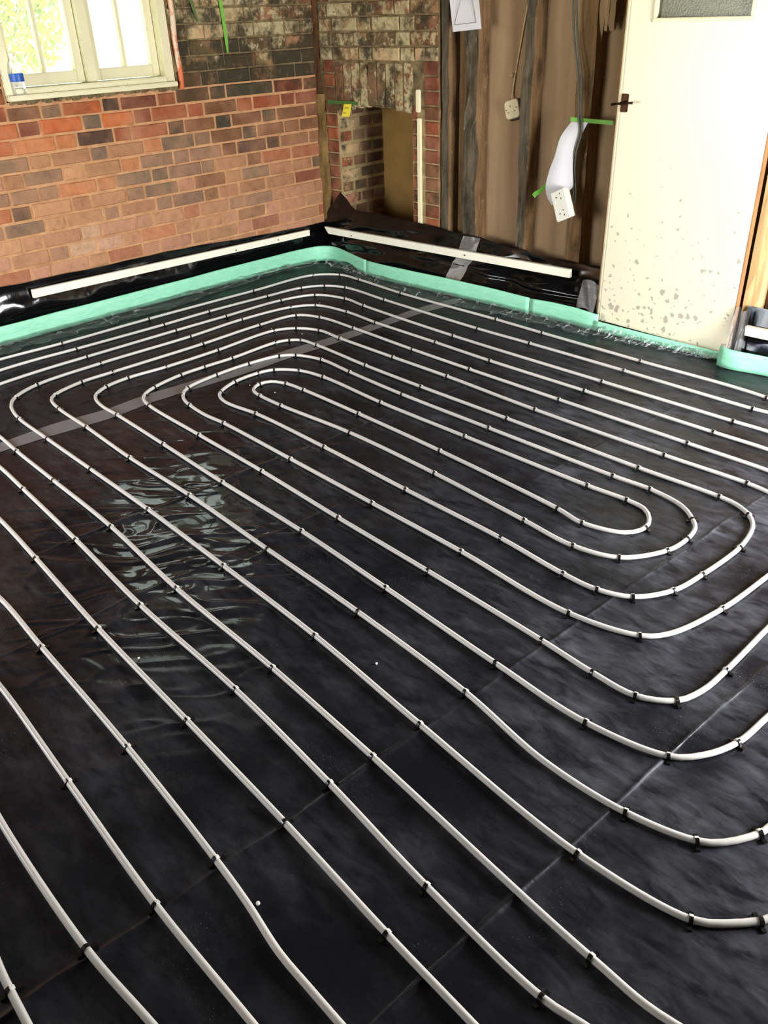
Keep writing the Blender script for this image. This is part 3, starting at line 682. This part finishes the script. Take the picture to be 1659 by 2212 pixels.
# ---- green edge foam
def foam(label, path, top, t=.008):
    P = catmull(path, .03); n = len(P); T_ = np.gradient(P, axis=0); T_ /= np.linalg.norm(T_, axis=1)[:, None]
    Nn = np.stack([T_[:, 1], -T_[:, 0]], 1); h = np.interp(np.linspace(0, 1, n), np.linspace(0, 1, len(top)), top)
    V = []; rows = [(0, 0), (t, 0), (t+.001, .25), (t, .6), (t-.001, .94), (t*.5, 1), (0, .96)]; m_ = len(rows)
    for i in range(n):
        for o, s in rows: V.append((P[i, 0]+Nn[i, 0]*(o+.004*float(noise2(i*.15, s*2))*s), P[i, 1]+Nn[i, 1]*o, .003+h[i]*s))
    F = [(i*m_+j, i*m_+(j+1) % m_, (i+1)*m_+(j+1) % m_, (i+1)*m_+j) for i in range(n-1) for j in range(m_)]+[tuple(range(m_)), tuple((n-1)*m_+j for j in range(m_))]
    return MB().add(V, F).obj('edge_foam', M_foam, smooth=True, label=label, cat='foam strip', group='green foam edge strips')
foam('mint green foam edge strip along brick wall, round the corner, to the notch', [(.05, -4.6), (.048, -3), (.046, -2), (.046, -1), (.05, -.5), (.06, -.3), (.09, -.17), (.15, -.12), (.23, -.12), (.33, -.143), (.46, -.18), (.58, -.208)], [.095]*10+[.097]*3+[.09])
foam('mint green foam edge strip from the notch along stud wall to the door', [(.583, -.209), (.75, -.222), (.95, -.225), (1.3, -.214), (1.7, -.205), (1.82, -.205)], [.088, .093, .094, .092, .085])
foam('mint green foam edge piece between the split and the door foot', [(1.824, -.205), (1.95, -.205), (2.1, -.208), (2.215, -.212), (2.24, -.205)], [.083, .09, .09, .078])
foam('low crushed green foam strip lying under the door', [(2.225, -.215), (2.5, -.212), (2.885, -.205)], [.05, .042, .034])
foam('bright green foam edge piece right of the door', [(2.905, -.27), (2.96, -.285), (3.1, -.262), (3.4, -.25), (3.9, -.25)], [.09, .082, .07, .08, .08])

# ---- floor sheet (black polythene) with its folds, wrinkles and fold lines
SH = .075
folds = [(2.10, .0042, -3.15, -1.0), (2.52, .0024, -3.5, -2.1), (3.46, .0040, -4.2, -1.1), (3.88, .0052, -3.5, -2.0), (2.86, .0016, -1.9, -.5), (1.05, .0018, -2.6, -1.7)]
cols = [-.2]
while cols[-1] < 5.25:
    dmin = min(abs(cols[-1]-f_[0]) for f_ in folds); cols.append(cols[-1]+(.0028 if dmin < .03 else (.005 if 1.3 < cols[-1] < 3.05 else .0095)))
gx = np.array(cols); gy = np.concatenate([np.arange(-4.72, -3.4, .0095), np.arange(-3.4, -1.85, .005), np.arange(-1.85, -.03, .0095)]); FY = np.repeat(gy[:, None], len(gx), 1); FX = np.clip(gx[None, :]+SH*(FY+2.5), .03, 4.99)
H = np.zeros_like(FX)
H += .0016*noise2(FX*3.1, FY*2.7)+.0012*noise2(FX*8+3, FY*7)
ua = .69*FX+.72*FY; va = -.72*FX+.69*FY
def blob(cx, cy, ru, rv): return np.exp(-(((.69*(FX-cx)+.72*(FY-cy))/ru)**2+((-.72*(FX-cx)+.69*(FY-cy))/rv)**2))
wm = np.clip(blob(1.95, -2.3, .42, .3)+blob(2.25, -2.65, .36, .42)+1.0*blob(2.6, -2.95, .36, .4)+.5*blob(1.4, -2.2, .3, .2)+.35*blob(3.1, -3.1, .3, .22)+.5*blob(2.1, -3.05, .12, .12), 0, 1)
wu = ua+.03*noise2(ua*5, va*9); wv = va+.035*noise2(ua*6+7, va*5+2)
n1 = noise2(wu*4.3, wv*13)+.25*noise2(wu*9, wv*27); n2 = noise2(wu*5.5+20, wv*17+11)+.3*noise2(wu*10+3, wv*30)
patch = np.clip(.6+.9*noise2(FX*4+9, FY*4), .15, 1)
H += wm*patch*(.0042*np.exp(-(n1/.2)**2)+.0036*np.exp(-(n2/.17)**2)+.0016*n1-.002)
# gentle long wrinkles everywhere
H += .0012*(1-np.abs(noise2(ua*3, va*14)))**3*np.clip(.5+noise2(FX*1.3, FY*1.3), 0, 1)
H += .004*np.exp(-((FY+.33)/.08)**2)*np.clip(noise2(FX*9, FY*14), 0, 1)+.005*np.exp(-((FX-.17)/.08)**2)*np.clip(noise2(FX*14, FY*9), 0, 1)
for x0, a, y0, y1_ in folds:
    xc = x0+.0035*noise2(FY*6, FY*0+x0*9)+.002*noise2(FY*21, FY*0+x0*5); d_ = (FX-SH*(FY+2.5))-xc
    e = np.clip((FY-y0)/.25, 0, 1)*np.clip((y1_-FY)/.25, 0, 1)
    H += a*e*(1.5*np.exp(-np.abs(d_)/.005)+.35*np.exp(-(d_/.03)**2))*np.clip(.75+.5*noise2(FY*7, FY*0+x0), .15, 1.2)
H = np.minimum(H, .0075)-.0018
grid('black_floor_sheet', FX, FY, H, M_floor, label='large black polythene sheet spread over the whole floor', cat='plastic sheet')

# grey see-through tape across the sheet
TP = [((1.15, -3.6), (1.24, -3.62)), ((1.165, -3.1), (1.255, -3.13)), ((1.176, -2.813), (1.262, -2.85)), ((1.172, -2.593), (1.276, -2.649)), ((1.205, -2.371), (1.305, -2.429)), ((1.2, -2.164), (1.3, -2.227)), ((1.215, -1.974), (1.305, -2.032)),
      ((1.238, -1.592), (1.338, -1.674)), ((1.245, -1.342), (1.338, -1.422)), ((1.265, -1.184), (1.35, -1.252)), ((1.28, -.845), (1.36, -.913)), ((1.285, -.519), (1.362, -.608)), ((1.315, -.319), (1.392, -.402)), ((1.33, -.235), (1.4, -.27))]
A_ = catmull([(a[0], a[1]) for a, b in TP], .02); B_ = catmull([(b[0], b[1]) for a, b in TP], .02)
k_ = np.linspace(0, 1, 260); A_ = A_[(k_*(len(A_)-1)).astype(int)]; B_ = B_[(k_*(len(B_)-1)).astype(int)]
ix = lambda p: H[np.clip(np.searchsorted(gy, p[..., 1]), 0, H.shape[0]-1), np.clip(np.searchsorted(gx, p[..., 0]-SH*(p[..., 1]+2.5)), 0, H.shape[1]-1)]
Tt = np.linspace(0, 1, 7)[None, :, None]; TG = A_[:, None]*(1-Tt)+B_[:, None]*Tt
grid('floor_tape', TG[..., 0], TG[..., 1], ix(TG)+.0014, M_ftape, label='wide grey see-through tape strip joining the floor sheet across the room', cat='tape')

# clear film skirts at the foot of the foam
def skirt(label, inner, outer, seed, hh=.02):
    a = catmull(inner, .012); b = catmull(outer, .012); n = 300; k = np.linspace(0, 1, n); a = a[(k*(len(a)-1)).astype(int)]; b = b[(k*(len(b)-1)).astype(int)]
    t = np.linspace(0, 1, 15)[None, :, None]; Gx = a[:, None]*(1-t)+b[:, None]*t; tt_ = t[..., 0]
    s = np.arange(n)[:, None]*.35+seed; e = np.sin(tt_*math.pi)
    Gx = Gx+(noise2(s*.5, tt_*3)[..., None]*.02)*tt_[..., None]
    Z = hh*(1-tt_)**2+.004+np.maximum(0, .016*noise2(s*.45, tt_*7)+.008*noise2(s*1.1+4, tt_*11))*(.35+e)
    return grid('film_skirt', Gx[..., 0], Gx[..., 1], Z, M_film, label=label, cat='plastic film', group='clear film skirts of the foam strips')
skirt('crinkled clear film skirt at the foot of green foam by brick wall', [(.06, -3.2), (.06, -2), (.06, -1), (.066, -.5), (.11, -.2)], [(.2, -3.2), (.19, -2), (.2, -1.4), (.14, -.9), (.11, -.5), (.16, -.22)], 1)
skirt('crinkled clear film skirt at the foot of green foam by stud wall', [(.14, -.15), (.4, -.19), (.6, -.225), (1.3, -.232), (1.8, -.225), (2.26, -.22)], [(.17, -.2), (.42, -.24), (.62, -.3), (.95, -.36), (1.3, -.35), (1.8, -.33), (2.26, -.31)], 40)
skirt('crinkled clear film strip on the floor in front of the door', [(2.25, -.21), (2.6, -.205), (2.9, -.22)], [(2.26, -.27), (2.42, -.29), (2.6, -.26), (2.86, -.235)], 90, .03)

# silvery tape pieces over the membrane
def tape_r(name, x0, x1, s0, s1, skew, label, k=1.0, off=.004):
    Xt, St = np.meshgrid(np.linspace(x0, x1, 10), np.linspace(s0, s1, 26)); y_, z_ = prof_r(St); Xt = Xt+skew*(St-s0)
    i = np.clip(((Xt-.015)/(2.145)*(nx_-1)).round().astype(int), 0, nx_-1); j = np.clip((St*(ns-1)).round().astype(int), 0, ns-1)
    return grid(name, Xt, Yg[j, i]-off-.002*noise2(Xt*40, St*20), Zg[j, i], M_tape, label=label, cat='tape')
tape_r('silver_tape', 1.215, 1.335, .02, .86, -.045, 'silvery clear tape patch crossing behind the batten under the stud wall')
Xt, Zt = np.meshgrid(np.linspace(0, 1, 10), np.linspace(0, 1, 20))
grid('silver_tape', 2.105+.1*Xt, -.17-.035*(1-Zt)-.035*Xt*0-.004*np.sin(Xt*9+Zt*5), .085+.135*Zt+.012*np.sin(Xt*4), M_tape, label='silvery tape patch on membrane at left foot of the door', cat='tape')
grid('silver_tape', 2.905+.07*Xt, -.182-.05*(1-Zt)-.008*np.sin(Xt*11+Zt*3), .02+.22*Zt+.008*np.sin(Xt*9), M_tape, label='crinkled silvery tape wrapped round the post at right foot of the door', cat='tape')

# ---- heating pipes with their clips: [x, y, clip here]
PIPES = [[[4.435,-3.26,0],[3.936,-3.229,0],[3.727,-3.216,1],[3.411,-3.19,1],[3.019,-3.165,1],[2.551,-3.136,1],[2.092,-3.096,1],[1.776,-3.072,0],[1.377,-3.063,0],[1.033,-3.081,0],[0.746,-3.092,0],[0.52,-3.064,0],[0.362,-2.963,0],[0.274,-2.758,0],[0.261,-2.414,0],[0.28,-2.1,1],[0.282,-1.591,1],[0.308,-0.894,1],[0.331,-0.44,1],[0.462,-0.329,1],[0.636,-0.33,1],[1.033,-0.375,1],[1.755,-0.405,1],[2.062,-0.426,1],[2.628,-0.46,1],[3.228,-0.499,1],[3.722,-0.663,0],[4.151,-1.033,0],[4.482,-1.523,0],[4.682,-2.05,0],[4.719,-2.529,0],[4.558,-2.876,0],[4.168,-3.006,0],[4.013,-3.004,1],[3.416,-2.945,1],[3.023,-2.913,1],[2.551,-2.888,1],[2.1,-2.843,1],[1.655,-2.822,1],[1.32,-2.807,1],[1.138,-2.795,0],[0.994,-2.793,0],[0.874,-2.8,0],[0.775,-2.804,0],[0.698,-2.793,0],[0.64,-2.755,0],[0.602,-2.679,0],[0.581,-2.553,0],[0.564,-2.317,0],[0.565,-2.113,1],[0.57,-1.603,1],[0.579,-1.289,1],[0.59,-0.911,1],[0.664,-0.714,1],[0.857,-0.653,1],[1.037,-0.678,1],[1.748,-0.741,1],[2.629,-0.779,1],[3.226,-0.8,1],[3.363,-0.803,0],[3.715,-0.856,0],[3.966,-0.994,0],[4.128,-1.204,0],[4.213,-1.475,0],[4.232,-1.796,0],[4.196,-2.154,0],[4.117,-2.538,0],[4.111,-2.562,1],[4.07,-2.63,0],[4.031,-2.662,1],[3.896,-2.697,1],[3.696,-2.699,0],[3.435,-2.651,1],[3.019,-2.61,1],[2.586,-2.583,1],[2.117,-2.553,1],[1.704,-2.542,1],[1.325,-2.517,1],[1.06,-2.504,1],[0.947,-2.482,0],[0.901,-2.446,1],[0.853,-2.292,1],[0.852,-2.133,1],[0.857,-1.631,1],[0.845,-1.265,1],[0.871,-1.03,1],[1.002,-0.971,1],[1.272,-0.978,1],[1.724,-1.014,1],[2.101,-1.036,1],[2.601,-1.06,1],[3.187,-1.088,1],[3.494,-1.103,0],[3.657,-1.132,0],[3.766,-1.198,0],[3.83,-1.297,0],[3.861,-1.424,0],[3.868,-1.576,0],[3.863,-1.748,0],[3.855,-1.936,0],[3.85,-2.162,1],[3.841,-2.266,0],[3.813,-2.338,1],[3.736,-2.387,1],[3.618,-2.387,1],[3.456,-2.371,1],[3.029,-2.338,1],[2.612,-2.311,1],[2.166,-2.277,1],[1.738,-2.254,1],[1.33,-2.229,1],[1.249,-2.208,0],[1.207,-2.177,1],[1.168,-2.105,1],[1.133,-1.944,1],[1.132,-1.812,1],[1.139,-1.657,1],[1.128,-1.383,1],[1.154,-1.314,1],[1.202,-1.275,1],[1.319,-1.272,1],[1.703,-1.308,1],[2.07,-1.329,1],[2.553,-1.348,1],[3.153,-1.375,1],[3.453,-1.38,1],[3.518,-1.393,0],[3.574,-1.428,1],[3.604,-1.468,0],[3.62,-1.511,0],[3.635,-1.625,1],[3.619,-1.828,1],[3.596,-1.95,1],[3.53,-2.05,1],[3.439,-2.087,1],[3.326,-2.087,1],[3.076,-2.057,1],[2.647,-2.031,1],[2.191,-1.999,1],[1.746,-1.98,1],[1.621,-1.992,0],[1.548,-1.992,0],[1.481,-1.972,0],[1.445,-1.944,1],[1.395,-1.831,1],[1.391,-1.695,1],[1.416,-1.62,1],[1.513,-1.551,1],[1.658,-1.531,1],[2.057,-1.563,1],[2.531,-1.581,1],[3.091,-1.601,1],[3.239,-1.598,1],[3.31,-1.61,0],[3.354,-1.655,0],[3.372,-1.712,1],[3.34,-1.777,0],[3.212,-1.816,1],[3.104,-1.794,1],[2.541,-1.735,1],[2.07,-1.703,1],[1.705,-1.687,1],[1.59,-1.691,1],[1.517,-1.722,0],[1.501,-1.774,1],[1.526,-1.823,0],[1.556,-1.842,0],[1.609,-1.852,1],[1.76,-1.859,1],[2.173,-1.849,1],[2.643,-1.879,1],[3.068,-1.925,1],[3.265,-1.945,1],[3.4,-1.907,1],[3.485,-1.781,1],[3.498,-1.684,1],[3.486,-1.61,0],[3.457,-1.57,1],[3.391,-1.515,0],[3.261,-1.484,1],[3.118,-1.485,1],[2.554,-1.464,1],[2.067,-1.443,1],[1.705,-1.412,1],[1.489,-1.391,1],[1.348,-1.43,1],[1.291,-1.49,1],[1.26,-1.651,1],[1.26,-1.835,1],[1.29,-2.01,1],[1.343,-2.069,1],[1.398,-2.097,0],[1.461,-2.112,1],[1.595,-2.127,0],[1.721,-2.124,1],[2.171,-2.147,1],[2.626,-2.172,1],[3.034,-2.195,1],[3.441,-2.229,1],[3.63,-2.184,1],[3.68,-2.128,0],[3.732,-1.938,1],[3.757,-1.709,0],[3.765,-1.615,0],[3.767,-1.525,0],[3.759,-1.444,0],[3.737,-1.374,0],[3.698,-1.316,0],[3.639,-1.273,0],[3.557,-1.248,0],[3.48,-1.235,1],[3.172,-1.23,1],[2.586,-1.206,1],[2.078,-1.166,1],[1.725,-1.15,1],[1.334,-1.13,1],[1.16,-1.117,1],[1.04,-1.172,1],[0.978,-1.27,1],[0.992,-1.636,1],[0.991,-1.929,1],[0.974,-2.124,1],[0.993,-2.245,1],[1.039,-2.319,1],[1.087,-2.347,0],[1.178,-2.367,0],[1.311,-2.371,1],[1.701,-2.394,1],[2.126,-2.422,1],[2.584,-2.444,1],[2.996,-2.48,1],[3.424,-2.521,1],[3.699,-2.54,1],[3.884,-2.504,1],[3.936,-2.452,0],[3.974,-2.366,1],[3.989,-2.244,0],[4.022,-1.953,0],[4.039,-1.685,0],[4.026,-1.448,0],[3.971,-1.248,0],[3.862,-1.094,0],[3.684,-0.991,0],[3.426,-0.948,0],[3.215,-0.94,1],[2.63,-0.914,1],[2.103,-0.894,1],[1.744,-0.869,1],[1.298,-0.842,1],[1.048,-0.815,1],[0.819,-0.843,1],[0.736,-0.958,1],[0.696,-1.268,1],[0.712,-1.61,1],[0.702,-2.112,1],[0.724,-2.443,1],[0.79,-2.575,1],[0.859,-2.624,0],[0.927,-2.647,0],[1.029,-2.665,1],[1.306,-2.676,1],[1.676,-2.688,1],[2.094,-2.702,1],[2.558,-2.728,1],[3.008,-2.757,1],[3.426,-2.803,1],[3.879,-2.845,1],[4.101,-2.822,1],[4.147,-2.789,0],[4.19,-2.741,1],[4.199,-2.726,0],[4.386,-2.296,0],[4.465,-1.868,0],[4.437,-1.467,0],[4.304,-1.119,0],[4.067,-0.848,0],[3.729,-0.679,0],[3.291,-0.636,0],[3.231,-0.64,1],[2.633,-0.609,1],[2.105,-0.588,1],[1.772,-0.579,1],[1.049,-0.527,1],[0.696,-0.499,1],[0.564,-0.552,1],[0.488,-0.672,1],[0.461,-0.91,1],[0.434,-1.299,1],[0.435,-1.591,1],[0.417,-2.09,1],[0.404,-2.3,0],[0.408,-2.478,0],[0.435,-2.704,0],[0.499,-2.84,0],[0.602,-2.907,0],[0.744,-2.926,0],[0.925,-2.918,0],[1.144,-2.906,0],[1.402,-2.909,0],[1.633,-2.925,1],[2.087,-2.96,1],[2.544,-3.002,1],[3.017,-3.024,1],[3.401,-3.06,1],[3.715,-3.098,1],[3.991,-3.118,1],[4.062,-3.108,0],[4.557,-3.035,0]],
[[4.281,-3.397,0],[3.781,-3.378,0],[3.7,-3.375,0],[3.615,-3.371,0],[3.498,-3.352,0],[3.379,-3.338,1],[2.991,-3.305,1],[2.511,-3.278,1],[2.211,-3.261,0],[2.056,-3.274,0],[2.066,-3.33,0],[2.204,-3.416,0],[2.433,-3.514,0],[2.714,-3.609,0],[3.011,-3.685,0],[3.285,-3.727,0],[3.335,-3.731,1],[3.406,-3.735,0],[3.905,-3.765,0],[3.979,-3.757,0],[4.044,-3.728,0],[4.096,-3.686,0],[4.128,-3.641,0],[4.136,-3.6,0],[4.115,-3.571,0],[4.058,-3.562,0],[3.559,-3.592,0],[3.361,-3.604,1],[2.973,-3.592,0],[2.855,-3.579,0],[2.735,-3.551,0],[2.625,-3.515,0],[2.54,-3.477,0],[2.494,-3.444,0],[2.501,-3.422,0],[2.575,-3.419,0],[2.985,-3.446,1],[3.377,-3.472,1],[3.678,-3.477,0],[4.178,-3.486,0]]]
def clip_mesh():
    mb = MB(); n = 12; ri, ro, hw = .0071, .0092, .0038; c_ = .0074
    for i in range(n+1):
        a = math.pi*(i/n)*1.12-math.pi*.06
        for r in (ri, ro):
            for y in (-hw, hw): mb.v.append((y, r*math.cos(a), c_+r*math.sin(a)))
    for i in range(n):
        a, b = i*4, i*4+4
        mb.f += [(a+2, a+3, b+3, b+2), (a, b, b+1, a+1), (a, a+2, b+2, b), (a+1, b+1, b+3, a+3)]
    for s in (-1, 1):
        mb.box((-hw, s*.0082-.0016, -.004), (hw, s*.0082+.0016, c_)); mb.box((-.0042, min(s*.009, s*.019), -.001), (.0042, max(s*.009, s*.019), .004))
    me = mesh('pipe_clip', mb.v, mb.f)
    bm = bmesh.new(); bm.from_mesh(me); bmesh.ops.recalc_face_normals(bm, faces=bm.faces); bm.to_mesh(me); bm.free()
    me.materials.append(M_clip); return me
CLIP = clip_mesh()
def heating_pipe(data, label):
    D = np.array(data, float); C = catmull(D[:, :2], .022); P3 = np.column_stack([C, np.full(len(C), .0074)])
    o = MB().tube(P3, .007, 12).obj('heating_pipe', M_pipe, smooth=True, label=label, cat='pipe')
    for i, (x, y, fl) in enumerate(D):
        if fl and x < 4.9:
            a = D[max(i-1, 0), :2]; b = D[min(i+1, len(D)-1), :2]
            j = int(np.argmin(((C-(x, y))**2).sum(1))); t = C[min(j+2, len(C)-1)]-C[max(j-2, 0)]
            link('pipe_clip', CLIP, None, o, loc=(x, y, 0), rot=(0, R.uniform(-.1, .1), math.atan2(t[1], t[0])+(0 if -t[1]*-.5+t[0]*.85 > 0 else math.pi)+R.uniform(-.12, .12)))  # turned so the painted highlight lies on the side away from the camera
    return o
heating_pipe(PIPES[0], 'long white heating pipe coiled in a double spiral over the black floor sheet')
heating_pipe(PIPES[1], 'white heating pipe lengths of the next loop, crossing the near left corner')

# ---- small things
bt = link('water_bottle', None, loc=(.008, -1.895, 1.124), label='clear plastic bottle with blue band standing on the left end of window sill', cat='bottle')
def lathe(prof, n=20):
    V = []; 
    for r, z in prof:
        for k in range(n): V.append((r*math.cos(2*math.pi*k/n), r*math.sin(2*math.pi*k/n), z))
    F = [(i*n+k, i*n+(k+1) % n, (i+1)*n+(k+1) % n, (i+1)*n+k) for i in range(len(prof)-1) for k in range(n)]
    return MB().add(V, F)
lathe([(.0, .0), (.026, .001), (.031, .006), (.03, .018), (.032, .022), (.03, .034), (.032, .038), (.03, .05), (.031, .056), (.031, .096), (.032, .1), (.026, .128), (.014, .15), (.0125, .165)]).obj('bottle_body', M_bottle, bt, smooth=True)
lathe([(.0316, .058), (.0322, .06), (.0322, .09), (.0316, .092)]).obj('blue_band', M_blue, bt, smooth=True)
lathe([(.0, .178), (.013, .178), (.0145, .175), (.0145, .163), (.0125, .163)]).obj('bottle_cap', M_white, bt, smooth=True)
def crumb(x, y, r, label, group=None, seed=0):
    bm = bmesh.new(); bmesh.ops.create_icosphere(bm, subdivisions=1, radius=r); rr = random.Random(seed)
    for v in bm.verts: v.co *= rr.uniform(.75, 1.2)
    me = bpy.data.meshes.new('crumb'); bm.to_mesh(me); bm.free()
    link('plaster_crumb', me, M_white, loc=(x, y, r*.8), label=label, cat='crumb', group=group)
bm = bmesh.new(); bmesh.ops.create_icosphere(bm, subdivisions=2, radius=.0042); me = bpy.data.meshes.new('bead'); bm.to_mesh(me); bm.free()
link('foam_bead', me, M_white, loc=(3.512, -3.338, .006), label='round white foam bead on black sheet in the near foreground', cat='bead')
for i, (x, y, lb) in enumerate([(2.733, -3.123, 'white plaster crumb on the sheet below the glossy wrinkles'), (1.469, -1.801, 'white plaster crumb just left of the innermost pipe bend'), (.788, -.789, 'white plaster crumb beyond the grey floor tape, nearest the corner'),
        (.93, -1.25, 'white plaster crumb between the pipes above the floor tape'), (1.12, -1.2, 'white plaster crumb right against the edge of floor tape'), (1.62, -1.78, 'white plaster crumb outside the second pipe bend near innermost loop'), (3.2, -2.72, 'white plaster crumb between two near pipes, far right of the bead')]):
    crumb(x, y, R.uniform(.0022, .0035), lb, None, i)

# ---- garden seen through the window
struct('trim_4', MB().box((-60, -40, -.6), (-.3, 40, -.35)), M_lawn)
def tree(x, y, h, r, label, seed, pale=False):
    rt = link('garden_tree', None, loc=(x, y, -.35), label=label, cat='tree', group='trees in the garden')
    MB().tube([(0, 0, 0), (.05, .02, h*.3), (.0, .05, h*.6), (.1, 0, h*.8)], [.14, .11, .08, .03], 8).obj('trunk', M_bark, rt)
    rr = random.Random(seed); mb = MB()
    for i in range(5000):
        th = rr.uniform(0, 6.28); ph = math.acos(rr.uniform(-1, 1)); q = r*(rr.random()**.4)
        p = Vector((q*math.sin(ph)*math.cos(th), q*math.sin(ph)*math.sin(th), h*.62+q*.9*math.cos(ph)))
        n1 = Vector((rr.uniform(-1, 1), rr.uniform(-1, 1), rr.uniform(-1, 1))).normalized(); n2 = n1.orthogonal().normalized(); s = rr.uniform(.03, .07)*(r/1.2)
        mb.add([p-n1*s, p+n2*s*.5, p+n1*s, p-n2*s*.5], [(0, 1, 2, 3)])
    o = mb.obj('foliage', M_leaf, rt, kind='stuff')
tree(-10.0, 2.1, 3.6, 1.5, 'leafy garden tree seen through the left window panes', 2)
tree(-9, -3.2, 4, 1.6, 'leafy garden tree beyond the left window edge', 9)
wl_ = MB().box((-30, -6, -.36), (-29.6, 40, 2.6)).obj('garden_wall', M_render, label='pale rendered garden wall far beyond the window', cat='wall')
